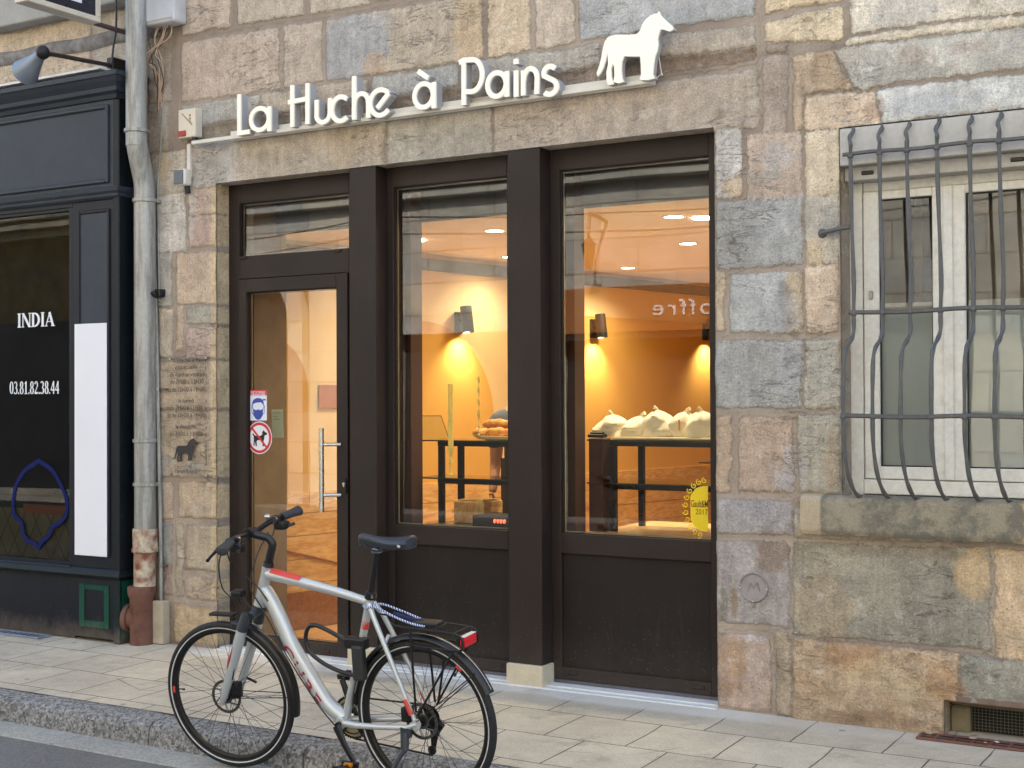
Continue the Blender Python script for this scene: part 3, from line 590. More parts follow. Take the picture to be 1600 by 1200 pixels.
# room behind: a grey board covering the lower half and dim space above
m = MB(); m.box(W0+.12, W1-.1, WY+.032, WY+.036, WB+.1, 1.965); m.build('backing_board', simple('grey_green_film', (214, 224, 226), .6, 0, .08, 2), WIN)
m = MB(); m.box(W0+.12, W1-.1, WY+.03, WY+.036, 1.9655, 2.01); m.build('board_rail', M_CREAM, WIN)
m = MB(); m.box(a(1410), a(1413), .3, .36, 1.9, 2.55); m.box(a(1427), a(1450), .34, .35, 1.9, 2.55); m.build('curtain', simple('dark_curtain', (52, 54, 58), .8), WIN)
# wrought iron grille, belly bars
gy = -.035
m = MB(); tops = [1330, 1375, 1418, 1465, 1516, 1562]
gxs = [-1.928]+[at(px, 250, 1, gy)[0] for px in tops[1:]]
st_ = gxs[-1]-gxs[-2]; gxs += [gxs[-1]+st_*(i+1) for i in range(int((W1-.04-gxs[-1])/st_))]
GR = None; bars = []
rr = random.Random(5)
for i, gx in enumerate(gxs):
    w = rr.uniform(-.004, .004)
    pts = [(gx-.003, .012, 2.845), (gx+.004, -.012, 2.825), (gx-.006, gy-.004, 2.79), (gx+.004, gy-.02, 2.755), (gx, gy-.012, 2.70), (gx+.003+w, gy-.014, 2.4), (gx+.012+w, gy-.017, 2.1), (gx+.012, gy-.02, 1.95), (gx+.012, gy-.022, 1.865), (gx+.008, gy-.06, 1.82), (gx+.004, gy-.125, 1.775), (gx+.002, gy-.15, 1.70), (gx, gy-.155, 1.5), (gx, gy-.145, 1.33), (gx+.01, gy-.12, 1.2), (gx+.022, gy-.07, 1.12), (gx+.03, gy-.01, 1.088), (gx+.035, .03, 1.084)]
    sp = spline(pts, 5); bars.append(sp)
m = MB(); nmid = len(gxs)
bars_obj = []
for i, sp in enumerate(bars):
    mm_ = MB(); mm_.tube(sp, [.0098+.0014*math.sin(j*.9+i*2) for j in range(len(sp))], 7)
    for jz in (2.71, 1.955, 1.47):
        k = min(range(len(sp)), key=lambda j: abs(sp[j][2]-jz)); mm_.sphere(sp[k], .016, 1, 1, .9, 8)
    bars_obj.append(mm_)
G = MB(); G.tube([(W0+.03+ (W1-W0)*i/14, gy-.012+.002*math.sin(i*2), 2.71+.004*math.sin(i*1.7)) for i in range(15)], .0095, 6)
GRL = G.build('window_grille', M_IRON, BL, smooth=True)
for z_, dy in ((1.955, -.02), (1.468, -.155)):
    G = MB(); G.tube([(-1.94+(W1+1.94)*i/14, gy+dy+.003*math.sin(i*2.1), z_+.004*math.sin(i*1.3+z_)) for i in range(15)], .0105, 6); G.build('cross_bar', M_IRON, GRL, smooth=True)
for mm_ in bars_obj: mm_.build('bar', M_IRON, GRL, smooth=True)
G = MB(); tp = at(1283, 364, 1, -.03); G.tube(spline([(float(tp[0]), .0, float(tp[2])+.005), (float(tp[0])+.01, -.03, float(tp[2])), (float(tp[0])+.09, -.045, float(tp[2])+.012), (-1.93, -.05, float(tp[2])+.016)], 4), .011, 7); G.sphere((float(tp[0]), 0, float(tp[2])), .03, 1, .6, 1, 8); G.build('wall_tie', M_IRON, GRL, smooth=True)
# cellar vent
m = MB(); m.box(V0-.02, V1, -.014, .08, VT-.006, VT+.022, .003); CV = m.build('cellar_vent', simple('brown_iron_bar', (116, 96, 84), .7, 0, .2, 12), BL)
m = MB(); m.box(V0, V1, .10, .16, VT-.045, VT-.006, .006); m.build('vent_lintel', simple('dirty_stone', (112, 98, 78), .9, 0, .2, 12, .6, 50), CV)
m = MB()
for i in range(60):
    x = V0+.09+i*.0165
    if x < V1: m.box(x, x+.0022, .118, .1195, -.02, VT-.045)
for j in range(10): m.box(V0+.09, V1, .1165, .1175, -.01+j*.0145, -.0078+j*.0145)
m.build('wire_mesh', simple('galvanised_mesh', (92, 90, 78), .6, .3), CV)
m = MB(); m.box(V0, V0+.09, .09, .16, -.03, VT-.045, .01); m.build('vent_cheek', simple('dirty_stone_cheek', (124, 114, 90), .9, 0, .25, 14, .6, 50), CV)
m = MB(); m.box(V0, V1, .155, .16, -.1, VT); m.build('vent_void', simple('dark_void', (16, 15, 13), .9), CV)
# gratings in the pavement
def grating(nm, x0, x1, y0, y1, z, label, mat, pitch, kind):
    T_ = thing(nm, label, 'grating', ((x0+x1)/2, (y0+y1)/2, z)); m = rail_frame(0, 1, 0, 1, (.1,)*4, 0, 1) if 0 else MB()
    for (a0, a1, b0, b1) in ((x0, x1, y0, y0+.015), (x0, x1, y1-.015, y1), (x0, x0+.015, y0+.015, y1-.015), (x1-.015, x1, y0+.015, y1-.015)): m.box(a0, a1, b0, b1, z-.006, z+.005, .001)
    m.build('rim', mat, T_); m = MB()
    nx = int((x1-x0)/pitch); ny = int((y1-y0-.02)/pitch)
    for i in range(1, nx): MB().box(x0+i*(x1-x0)/nx-.006, x0+i*(x1-x0)/nx+.006, y0+.015, y1-.015, z-.004, z+.0035).build('bar', mat, T_)
    for j in range(1, ny*(2 if kind else 1)): yy = y0+j*(y1-y0)/(ny*(2 if kind else 1)); MB().box(x0+.015, x1-.015, yy-.0055, yy+.0055, z-.0045, z+.0025).build('bar', mat, T_)
    m = MB(); m.box(x0+.004, x1-.004, y0+.004, y1-.004, z-.005, z-.0015); m.build('void', simple('grating_void', (24, 23, 22), .8), T_)
grating('cellar_grating', -1.62, -.5, -.135, -.012, .004, 'rusty iron grating in the pavement below the cellar vent', M_RUSTB, .075, 1)
grating('pavement_light', -8.3, -7.28, -.30, -.185, .002, 'blue grey glass block grid set in the pavement by the dark shop', simple('blue_grey_grid', (126, 136, 150), .4), .055, 0)
LIT = [((176, 150, 128), 'brown leaf scrap'), ((214, 208, 200), 'white paper scrap')]
rr = random.Random(9)
for i in range(14):
    x = rr.uniform(-1.45, -.8); y = rr.uniform(-.11, .06) ; m = MB(); r_ = rr.uniform(.006, .016); m.sphere((x, y, .012+r_*.3), r_, rr.uniform(.8, 1.8), rr.uniform(.5, 1), .4, 6, Matrix.Rotation(rr.uniform(0, 3), 3, 'Z'))
    w = i % 2; m.build('litter', simple('litter_paper_%d' % w, LIT[w][0], .8) if i < 2 else bpy.data.materials['litter_paper_%d' % w], label=LIT[w][1]+' lying on the cellar grating', cat='litter', group=('leaf scraps on the cellar grating', 'paper scraps on the cellar grating')[w], smooth=True)
# ============================================================ the bakery interior (part of the building)
IY = .42
def m_wood(name, c1, c2, ax=0, pw=.14, rough=.45):
    t = NT(name); v = t.pos(); sc = [1.5, 1.5, 1.5]; 
    g = t.noise(t.pos((1.2, 14, 14) if ax == 0 else (14, 1.2, 14)), 2.2, 6, .6, 1.2)
    c = t.mix(t.ss(g, .35, .65), lin(c1), lin(c2)); k = t.vor(v, 2.1).outputs['Distance']; c = t.mix(t.math('MULTIPLY', t.ss(k, .035, .015), .7), c, lin((120, 70, 34)))
    return t.pr(c, rough, 0.0, g, .1, .002)
M_WOODI = m_wood('larch_planks', (224, 184, 126), (198, 150, 94), 1)
M_WOODF = m_wood('larch_floor', (206, 160, 104), (180, 132, 80), 1)
M_PEACH = simple('peach_reflection_tint', (226, 198, 152), .9, 0, .04, 1.5)  # ochre wall; peach tint is the street reflection put into its colour
M_OCHRE = simple('ochre_limewash', (212, 164, 84), .9, 0, .05, 1.5)
M_DARKB = simple('dark_brown_lining', (66, 38, 28), .6, 0, .1, 3)
M_GREYD = simple('grey_ceiling_band', (96, 104, 118), .8)
M_CEIL = simple('white_ceiling', (240, 220, 190), .9, 0, .03, 1)
A_ = Vector(at(660, 405, 2, 2.6)); B_ = Vector(at(1107, 450, 2, 2.6)); D_ = (B_-A_).normalized(); N_ = Vector((D_.y, -D_.x, 0))   # N_ points into the room (+x)
def wp(u, z, off=0.0): p = A_+D_*u+N_*off; return Vector((p.x, p.y, z))
u0 = (.20-A_.y)/D_.y; u1 = 6.6
CZ = 2.64
b = MB(); b.quad(wp(u0, 0), wp(u1, 0), wp(u1, CZ+.05), wp(u0, CZ+.05)); b.quad((-6.4, .2, 0), wp(u0, 0), wp(u0, CZ+.3), (-6.4, .2, CZ+.3))
b.build('inner_wall', M_PEACH, BL)
b = MB(); b.quad(wp(u0, 2.52, .03), wp(u1, 2.52, .03), wp(u1, 2.605, .03), wp(u0, 2.605, .03)); b.quad(wp(u0, 2.52, .03), wp(u1, 2.52, .03), wp(u1, 2.52, 0), wp(u0, 2.52, 0)); b.build('ceiling_band', M_GREYD, BL)  # plain grey strip along the top of the inner wall
far = wp(u1, 0)
b = MB(); b.quad((far.x, far.y, 0), (-1.6, far.y, 0), (-1.6, far.y, CZ), (far.x, far.y, CZ)); b.quad((-1.6, far.y, 0), (-1.6, .2, 0), (-1.6, .2, CZ), (-1.6, far.y, CZ)); b.build('back_wall', M_PEACH, BL)
b = MB(); b.box(-6.2, -1.6, IY, far.y, CZ, CZ+.04); b.box(-6.0, -2.3, IY-.01, IY, CZ-.002, CZ+.045); b.build('ceiling', M_CEIL, BL)
b = MB(); b.box(-6.0, -2.3, IY-.02, IY-.011, CZ-.01, 3.0); b.box(-6.0, -2.3, .19, IY-.02, 2.93, 3.0); b.build('soffit', simple('dark_soffit', (60, 60, 62), .8), BL)
b = MB(); b.quad((-6.4, .18, .003), (-1.6, .18, .003), (-1.6, far.y, .003), (-6.4, far.y, .003)); b.build('floor', M_WOODF, BL)
# deep linings seen beside each pane
b = MB(); b.box(-5.99, -5.842, .185, IY+.08, 0, 2.93); b.build('door_lining', simple('grey_stone_lining', (122, 108, 92), .9, 0, .2, 6, .4, 40), BL)
b = MB(); b.box(-4.96, -4.712, .3005, IY, 0, 2.93); b.build('pier_lining', M_DARKB, BL)
b = MB(); b.box(-3.87, -3.600, .3005, IY, 0, 2.93); b.build('pier_lining', M_DARKB, BL)
b = MB(); b.box(-2.68, -2.3, .185, .6, 0, 2.93); b.build('pier_lining', M_DARKB, BL)
# arches painted on the wall, standing 6 mm proud
def arch(uc, r, zs, off=.006, zb_=.93, mat=M_OCHRE, rz=None):
    b = MB(); pts = [(uc-r, zb_)]+arc(uc, zs, r, 180, 0, 28, rz)+[(uc+r, zb_)]
    f = lambda x, y, z: wp(x, z, y)
    b.prism(pts, off, 0.0005, f); return b.build('arch_recess', mat, BL)
arch(-1.46, .37, 1.62); arch(.0, .76, 1.40, rz=.74)
b = MB(); b.prism([(1.35, .93), (1.35, 2.26), (6.5, 2.26), (6.5, .93)], .006, .0005, lambda x, y, z: wp(x, z, y)); b.build('ochre_wall_area', M_OCHRE, BL)  # wall's own ochre, laid over the peach reflection tint
# larch wainscot with slanting boards
zt_ = .93
b = MB()
for i, (za, zb2) in enumerate(((.79, .93), (.64, .786), (.48, .636), (.31, .476), (.15, .306), (0.01, .146))):
    b.prism([(u0, za), (u0, zb2), (u1, zb2), (u1, za)], .022+.002*(i % 2), .001, lambda x, y, z: wp(x, z, y))
b.build('wainscot', M_WOODI, BL)
b = MB(); b.prism([(u0, .68), (u0, .72), (-.55, .40), (-.55, .35)], .045, .025, lambda x, y, z: wp(x, z, y)); b.build('stair_stringer', M_WOODI, BL)
b = MB(); b.prism([(u0+.14, .345), (u0+.14, .43), (u0+.24, .43), (u0+.24, .345)], .03, .026, lambda x, y, z: wp(x, z, y)); b.build('floor_socket', M_BLACKP, BL)
b = MB(); b.prism([(u0, .006), (u0, .26), (.2, .26), (.2, .006)], .034, .027, lambda x, y, z: wp(x, z, y)); b.build('shaded_foot_board', m_wood('shaded_larch', (150, 100, 56), (128, 82, 44)), BL)  # darker larch copy: the dim foot of the wall put into its colour
# display ledge behind the right hand window, counter behind the middle one
b = MB(); b.box(-3.60, -2.69, .19, 1.25, .775, .80, .003); b.box(-3.60, -2.69, 1.25, 1.27, .4, .80); b.build('display_ledge', M_WOODI, BL)
b = MB(); b.box(-4.71, -3.88, .19, .95, .755, .795, .003); b.box(-4.71, -3.88, .9, .93, .0, .75); b.build('counter_top', simple('dark_grey_counter', (74, 76, 74), .35), BL)
# ---- lights
M_LED = emis('downlight_lens', (255, 236, 200), 9.0)
GRP = 'recessed ceiling downlights of the bakery'
dl = [((773, 360), 'recessed round downlight seen at the top of the narrower shop window'), ((1053, 338), 'larger upper downlight of the pair in the wider shop window'), ((1075, 380), 'lower downlight of the pair in the wider shop window'), ((981, 418), 'small farthest downlight over the wall lamp in the wider window'), ((797, 401), 'recessed downlight hidden at the edge of the dark pillar')]
proto = None
for i, ((px, py), lb) in enumerate(dl):
    p = at(px, py, 2, CZ-.002); loc = (float(p[0]), float(p[1]), CZ)
    T_ = thing('downlight', lb, 'ceiling light', loc, GRP)
    MB().lathe([(.072, -.001), (.072, -.005), (.06, -.008), (.056, -.004), (.056, -.001)], loc, (0, 0, 1), 28, True).build('ring', M_WHITE, T_, smooth=True)
    MB().lathe([(.055, -.002), (.055, -.006)], loc, (0, 0, 1), 24).build('lens', M_LED, T_)
    l = bpy.data.lights.new('downlight_lamp', 'SPOT'); l.energy = 12.5 if i not in (1, 2, 3) else 22; l.spot_size = R(150); l.spot_blend = 1; l.shadow_soft_size = .06; l.color = (1, .82, .54)
    lo = bpy.data.objects.new('downlight_lamp', l); C.objects.link(lo); lo.location = (0, 0, -.03); lo.parent = T_
for i, (x, y) in enumerate(((-4.3, 1.0), (-3.2, 1.2), (-5.3, 1.2), (-2.4, 2.2))):     # further ones of the same rows, above the frame of view
    T_ = thing('downlight', 'recessed ceiling downlight of the front row just inside the windows', 'ceiling light', (x, y, CZ), GRP)
    MB().lathe([(.07, -.002), (.07, -.006)], (x, y, CZ), (0, 0, 1), 24).build('lens', M_LED, T_)
    l = bpy.data.lights.new('downlight_lamp', 'SPOT'); l.energy = 12; l.spot_size = R(150); l.spot_blend = 1; l.shadow_soft_size = .06; l.color = (1, .82, .54)
    lo = bpy.data.objects.new('downlight_lamp', l); C.objects.link(lo); lo.location = (0, 0, -.03); lo.parent = T_
ud = [(715, 500, 'grey wall spotlight above the painted arch in the narrower window'), (925, 510, 'black wall spotlight at the left of the wider window'), (1100, 515, 'black wall spotlight half hidden by the right edge of the wider window')]
nn = np.array([N_.x, N_.y, 0])
for px, py, lb in ud:
    d = AW+AR*(px-800)/F_PX-AU*(py-600)/F_PX; s = ((np.array(A_)-CAM)@nn)/(d@nn); p = Vector(CAM+d*s); c0 = p+N_*.10
    T_ = thing('wall_spotlight', lb, 'wall lamp', p, 'wall spotlights of the bakery')
    m = MB(); m.box(-.04, .04, -.012, .012, -.10, .06, .004); rot = Matrix.Rotation(math.atan2(D_.y, D_.x), 4, 'Z'); m.xf(Matrix.Translation(p+N_*.013) @ rot); m.build('back_plate', M_BLACKM, T_)
    m = MB(); m.tube([p+N_*.02, c0], .012, 8); m.build('arm', M_BLACKM, T_)
    m = MB(); ax = (Vector((0, 0, 1))-N_*.12).normalized(); m.lathe([(.045, .10), (.047, -.10), (.040, -.10), (.038, .09)], c0, ax, 20, True); m.lathe([(.038, .07), (.038, .075)], c0, ax, 20); m.build('shade', M_BLACKM, T_, smooth=True)
    l = bpy.data.lights.new('wall_spot_lamp', 'SPOT'); l.energy = 11.5; l.spot_size = R(108); l.spot_blend = .9; l.shadow_soft_size = .02; l.color = (1, .77, .45)
    lo = bpy.data.objects.new('wall_spot_lamp', l); C.objects.link(lo); lo.location = N_*.10+Vector((0, 0, -.07)); lo.parent = T_
    lo.rotation_euler = (Vector((0, 0, 1))+N_*.38).normalized().to_track_quat('Z', 'Y').to_euler()
# poster on the wall seen through the door
b = MB(); ppp = wp(-.99, 1.57, .01); b.prism([(-1.0, 1.50), (-1.0, 1.66), (-.80, 1.66), (-.80, 1.50)], .014, .008, lambda x, y, z: wp(x, z, y)); tag(b.build('wall_plaque', simple('terracotta_plaque', (176, 104, 60), .7)), 'terracotta plaque on the wall seen through the door glass', 'plaque')
# ---- display shelves: black steel frames with glass shelves
def shelf_unit(label, xs_, ys_, zs_, over=.12):
    T_ = thing('display_shelf', label, 'shelf', (xs_[0], ys_[0], .795), 'steel and glass display shelves behind the shop windows')
    for x in xs_:
        for y in ys_: MB().box(x-.017, x+.017, y-.017, y+.017, .797, zs_[-1]-.036, .002).build('post', M_BLACKM, T_)
    for z in zs_:
        m = MB()
        for y in ys_: m.box(xs_[0]-.02, xs_[-1]+.02, y-.016, y+.016, z-.035, z-.006, .002)
        m.build('rail', M_BLACKM, T_)
        MB().box(xs_[0]-over, xs_[-1]+over, ys_[0]-.06, ys_[-1]+.06, z-.005, z+.003).build('glass_shelf', M_SHELFG, T_)
        ed = MB(); ed.box(xs_[0]-over, xs_[-1]+over, ys_[0]-.063, ys_[0]-.0605, z-.005, z+.003); ed.build('shelf_edge', simple('dark_glass_edge', (40, 52, 46), .3) if 'dark_glass_edge' not in bpy.data.materials else bpy.data.materials['dark_glass_edge'], T_)
    return T_
SZ2 = 1.305; SZ1 = 1.075
shelf_unit('black shelf holding loaves in the narrower shop window', [-4.68, -4.05], [.58, .80], [SZ1, SZ2], .16)
shelf_unit('black shelf holding wrapped meringues in the wider shop window', [-3.50, -2.80], [.58, .95], [SZ1, SZ2+.015], .14)
T2 = shelf_unit('second black rack standing behind the meringue shelf', [-3.22, -2.78], [1.45, 1.95], [.93, 1.16], .10)
m = MB(); m.tube([(-3.25, 1.44, 1.13), (-2.78, 1.44, 1.19)], .008, 6); m.build('brace', M_BLACKM, T2)
T_ = thing('glass_guard', 'clear slanted glass guard at the left end of the loaf shelf', 'glass guard', (-4.84, .55, SZ2+.004))
m = MB(); m.prism([(-4.83, SZ2+.006), (-4.83, SZ2+.15), (-4.66, SZ2+.15), (-4.60, SZ2+.006)], .545, .549); m.build('pane', M_SHELFG, T_); m = MB(); m.stroke([(-4.83, SZ2+.006), (-4.83, SZ2+.15), (-4.66, SZ2+.15), (-4.60, SZ2+.006)], .004, .5438, .5448); m.build('edge', bpy.data.materials['dark_glass_edge'], T_)
m = MB(); m.box(-3.66, -3.56, .56, .62, 1.332, 1.352, .004); m.box(-3.65, -3.57, .57, .61, 1.353, 1.364, .004); tag(m.build('tongs', M_BLACKP), 'small black serving tongs lying left of the wrapped meringues', 'tongs')
m = MB(); m.box(-3.72+.1, -3.50-.03, .50, .60, .8, 1.33, .003); tag(m.build('cabinet', M_DARKB), 'narrow dark brown cabinet at the left end of the meringue shelf', 'cabinet')
# glass guard with slanted edge
# bread
def m_bread():
    t = NT('bread_crust'); v = t.pos(); n = t.noise(v, 28, 6, .6); c = t.mix(t.ss(n, .35, .65), lin((196, 120, 48)), lin((226, 172, 96))); return t.pr(c, .75, 0.0, n, .6, .006)
M_BREAD = m_bread()
m = MB(); zb0 = SZ2+.004
m.lathe([(.0, .0), (.20, .004), (.23, .022), (.226, .026), (.19, .01), (0, .008)], (-4.27, .69, zb0), (0, 0, 1), 28); m.xf(Matrix.Translation((-4.27, .69, 0)) @ Matrix.Diagonal((1.0, .62, 1, 1)) @ Matrix.Translation((4.27, -.69, 0)))
tag(m.build('bread_tray', simple('cream_paper_tray', (222, 196, 150), .7), smooth=True), 'cream paper tray under the pile of loaves', 'tray')
brd = [(-4.42, .66, .035, .17, 8), (-4.30, .62, .035, .20, -6), (-4.14, .66, .034, .19, 14), (-4.36, .73, .038, .2, 30), (-4.2, .76, .038, .2, -20), (-4.33, .67, .085, .22, 4), (-4.2, .68, .082, .21, -10), (-4.40, .62, .03, .15, 50), (-4.08, .75, .036, .17, 60)]
for i, (x, y, dz, L, an) in enumerate(brd):
    m = MB(); pr = [(max(.001, .042*math.sin(math.pi*k/10)**.55), -L/2+L*k/10) for k in range(11)]; m.lathe(pr, (0, 0, 0), (1, 0, 0), 12)
    for v_ in m.b.verts: v_.co.z *= .78; v_.co.z += .003*math.sin(v_.co.x*90)
    m.xf(Matrix.Translation((x, y, zb0+dz+.01)) @ Matrix.Rotation(R(an), 4, 'Z'))
    o = m.build('loaf', M_BREAD, smooth=True, label='small golden loaf in the pile on the narrower window shelf', cat='loaf', group='golden loaves piled on a tray')
# wrapped meringues
from mathutils import noise as mnoise
M_WRAP = simple('crumpled_white_paper', (236, 226, 200), .6, 0, .05, 12, .8, 25)
m = MB(); m.box(-3.52, -2.74, .60, .93, SZ2+.02, SZ2+.032, .003); tag(m.build('cake_board', simple('cream_board', (226, 210, 170), .6)), 'cream board carrying the row of wrapped meringues', 'tray')
pos_ = [(960, 665), (996, 664), (1031, 660), (1066, 660), (1100, 660)]
nm5 = ['leftmost wrapped meringue, slumped to the left', 'second wrapped meringue from the left, low and wide', 'middle wrapped meringue with the tallest peak', 'fourth wrapped meringue, tied beside the golden tag', 'rightmost wrapped meringue, cut off by the window frame']
for i, (px, py) in enumerate(pos_):
    p = at(px, 668, 1, .72+.03*(i % 2)); rr = random.Random(i+40); m = MB(); hgt = (.125, .115, .15, .14, .145)[i]; wdt = .102
    n = 34
    def mf(u, w, rr=rr, hgt=hgt, wdt=wdt, i=i):
        a = 2*math.pi*u; t_ = w; r = wdt*(math.cos(t_*math.pi/2)**.55)*(1+.30*(mnoise.noise(Vector((math.cos(a)*1.3+i*7, math.sin(a)*1.3, t_*2.2)))+.5*abs(mnoise.noise(Vector((math.cos(a)*3.1+i*5, math.sin(a)*3.1, t_*6)))))); z = hgt*(t_**.9)*(1+.03*math.sin(7*a+i*3)); r = max(r, .004)
        return Vector((p[0]+r*math.cos(a)*1.05+(.02*t_ if i % 2 else -.015*t_), p[1]+r*math.sin(a), SZ2+.033+z))
    m.grid(mf, n, 12); bmesh.ops.remove_doubles(m.b, verts=m.b.verts, dist=.0005)
    T_ = m.build('wrapped_meringue', M_WRAP, smooth=True, ang=28, label=nm5[i], cat='wrapped meringue', group='paper-wrapped meringues on the window shelf')
    m = MB(); m.tube([(p[0]+(.02 if i % 2 else -.015), p[1], SZ2+.025+hgt), (p[0]+(.03 if i % 2 else -.02), p[1], SZ2+.045+hgt), (p[0]+(.05 if i % 2 else -.035), p[1]-.004, SZ2+.052+hgt)], [.014, .007, .013], 7); m.build('twist', M_WRAP, T_, smooth=True)
    if i == 3: m = MB(); m.box(p[0]+.02, p[0]+.03, p[1]-.1, p[1]-.095, SZ2+.07, SZ2+.13); m.build('tag', simple('golden_tag', (206, 150, 50), .4), T_)
# digital scale with red digits, wooden crate and bowl on the counter
T_ = thing('kitchen_scale', 'black digital scale with red digits on the counter', 'scale', (-4.17, .5, .797))
m = MB(); m.box(-4.36, -4.0, .42, .66, .797, .87, .006); m.build('body', M_BLACKP, T_)
m = MB()
for k in range(4): m.stroke(arc(-4.2+k*.022, .84, .006, 0, 300, 6, .009), .004, .417, .42)
m.build('display', emis('red_led', (255, 60, 40), 3.0), T_)
m = MB(); m.box(-4.62, -4.40, .62, .84, .797, .93, .004); m.box(-4.60, -4.42, .64, .82, .93, .94); tag(m.build('wooden_crate', M_WOODI), 'small plain wooden crate on the counter below the loaf shelf', 'crate')
T_ = None; m = MB(); m.sphere((-4.07, .75, .975), .1, 1.3, .9, .5, 18); tag(m.build('crumb_bag', simple('bagged_crumbs', (150, 120, 70), .5, 0, .3, 40, .6, 40), smooth=True), 'lumpy clear bag of crumbs beside the scale', 'bag')
# golden streaks, likely reflections, shaped as two slim yellow rods behind the pane
for k, (px, p0, p1, w_) in enumerate(((704, 600, 742, .016), (748, 588, 680, .011))):
    A1 = at(px, p0, 1, .34); B1 = at(px, p1, 1, .34); m = MB(); A1 = Vector(A1); B1 = Vector(B1); B1.x = A1.x; n = 20; pts = [A1.lerp(B1, j/n) for j in range(n+1)]
    rad = [(w_ if k == 0 else w_*(.55+.45*math.sin(j*1.6)))*(1 if j < n*.8 else .55+.3*math.sin(j*2.3)) for j in range(n+1)]
    m.tube(pts, rad, 10); tag(m.build('golden_streak_rod', simple('streak_yellow_%d' % k, (246, 224, 130), .3), smooth=True), ('thick smooth golden streak shaped as a rod behind the narrower pane', 'thin twisted golden streak shaped as a rod beside the smooth one')[k], 'ornament')
    m = None
# shop assistant, mostly hidden by the pillar
def person():
    M_SK = simple('skin', (202, 150, 118), .55, 0, .05, 12); M_TS = simple('blue_grey_tshirt', (92, 98, 110), .85, 0, .1, 8, .4, 60); M_AP = simple('black_apron', (34, 34, 38), .85, 0, .1, 8, .3, 60); M_HR = simple('brown_hair', (62, 42, 30), .7, 0, .2, 40, .5, 90)
    base = Vector((-4.50, 1.35, .003)); T_ = thing('person', 'person in blue grey t-shirt and black apron standing behind the loaf shelf', 'person', base)
    def skin(name, V, E, Rd, mat, sub=2):
        me = bpy.data.meshes.new(name); me.from_pydata([Vector(v) for v in V], E, []); o = bpy.data.objects.new(name, me); C.objects.link(o)
        md = o.modifiers.new('s', 'SKIN'); me.skin_vertices[0].data[0].use_root = True
        for i, r in enumerate(Rd): me.skin_vertices[0].data[i].radius = r if isinstance(r, tuple) else (r, r)
        md.use_smooth_shade = True; s2 = o.modifiers.new('u', 'SUBSURF'); s2.levels = sub; s2.render_levels = sub
        dg = bpy.context.evaluated_depsgraph_get(); m2 = bpy.data.meshes.new_from_object(o.evaluated_get(dg)); bpy.data.objects.remove(o); m2.name = name
        m2.materials.clear(); m2.materials.append(mat); o = bpy.data.objects.new(name, m2); C.objects.link(o); o.parent = T_; return o
    # one continuous body: pelvis 0, spine, neck, head, arms, legs. The figure faces -y and looks down at the counter
    V = [(0, 0, .95), (0, .0, 1.12), (0, -.01, 1.32), (0, -.02, 1.46), (0, -.03, 1.54), (.05, -.08, 1.66),
         (.15, -.02, 1.44), (.20, -.02, 1.41), (.24, .0, 1.14), (.245, -.06, .97), (.245, -.07, .93),
         (-.16, -.02, 1.44), (-.225, -.02, 1.41), (-.26, .0, 1.14), (-.245, -.06, .97), (-.245, -.07, .93),
         (.09, 0, .88), (.10, -.01, .50), (.10, .01, .10), (.10, -.12, .04), (-.09, 0, .88), (-.10, -.01, .50), (-.10, .01, .10), (-.10, -.12, .04)]
    E = [(0, 1), (1, 2), (2, 3), (3, 4), (4, 5), (3, 6), (6, 7), (7, 8), (8, 9), (9, 10), (3, 11), (11, 12), (12, 13), (13, 14), (14, 15), (0, 16), (16, 17), (17, 18), (18, 19), (0, 20), (20, 21), (21, 22), (22, 23)]
    Rd = [(.15, .11), (.14, .10), (.16, .11), (.13, .09), .052, .06, .07, .06, .042, .03, .03, .07, .06, .042, .03, .03, .085, .055, .042, .035, .085, .055, .042, .035]
    body = skin('body', V, E, Rd, M_SK)
    V = [(0, 0, .90), (0, .0, 1.12), (0, -.01, 1.32), (0, -.02, 1.45), (.15, -.02, 1.43), (.21, -.02, 1.39), (.235, -.045, 1.22), (-.16, -.02, 1.44), (-.235, -.02, 1.40), (-.265, -.03, 1.22)]
    skin('tshirt', V, [(0, 1), (1, 2), (2, 3), (3, 4), (4, 5), (5, 6), (3, 7), (7, 8), (8, 9)], [(.175, .13), (.165, .12), (.18, .13), (.14, .10), .08, .078, .07, .08, .078, .07], M_TS)
    m = MB(); m.grid(lambda u, w: Vector((base.x+(-.2+.4*u), base.y-.165+.13*(2*u-1)**2, .45+.72*w)), 12, 10); m.grid(lambda u, w: Vector((base.x+(-.11+.22*u), base.y-.17+.03*(2*u-1)**2, 1.17+.2*w)), 6, 4); m.build('apron', M_AP, T_, smooth=True)
    V = [(.09, 0, .92), (.10, -.01, .50), (.10, .01, .12), (-.09, 0, .92), (-.10, -.01, .50), (-.10, .01, .12)]
    skin('trousers', V, [(0, 1), (1, 2), (3, 4), (4, 5), (0, 3)], [.11, .078, .065, .11, .078, .065], M_AP)
    m = MB(); hc = Vector((base.x+.07, base.y-.09, base.z+1.70)); m.sphere(hc, .105, .74, .92, 1.1, 20)
    for v_ in m.b.verts:
        d = v_.co-hc
        if d.y < 0 and d.z < 0: v_.co.x -= d.x*.25*min(1, -d.z/.1); v_.co.y += .012*(-d.z/.1)
    m.sphere(hc+Vector((0, -.1, -.012)), .018, .6, .9, 1.2, 8)
    for sx_ in (-1, 1): m.sphere(hc+Vector((sx_*.078, .005, -.01)), .028, .35, .7, 1.1, 8)
    hd = m.build('head', M_SK, T_, smooth=True)
    for sx_ in (-1, 1): MB().sphere(hc+Vector((sx_*.032, -.087, .012)), .010, 1.2, .6, .7, 8).build('eye', simple('eye_dark_%d' % (sx_+1), (40, 30, 26), .2), hd, smooth=True)
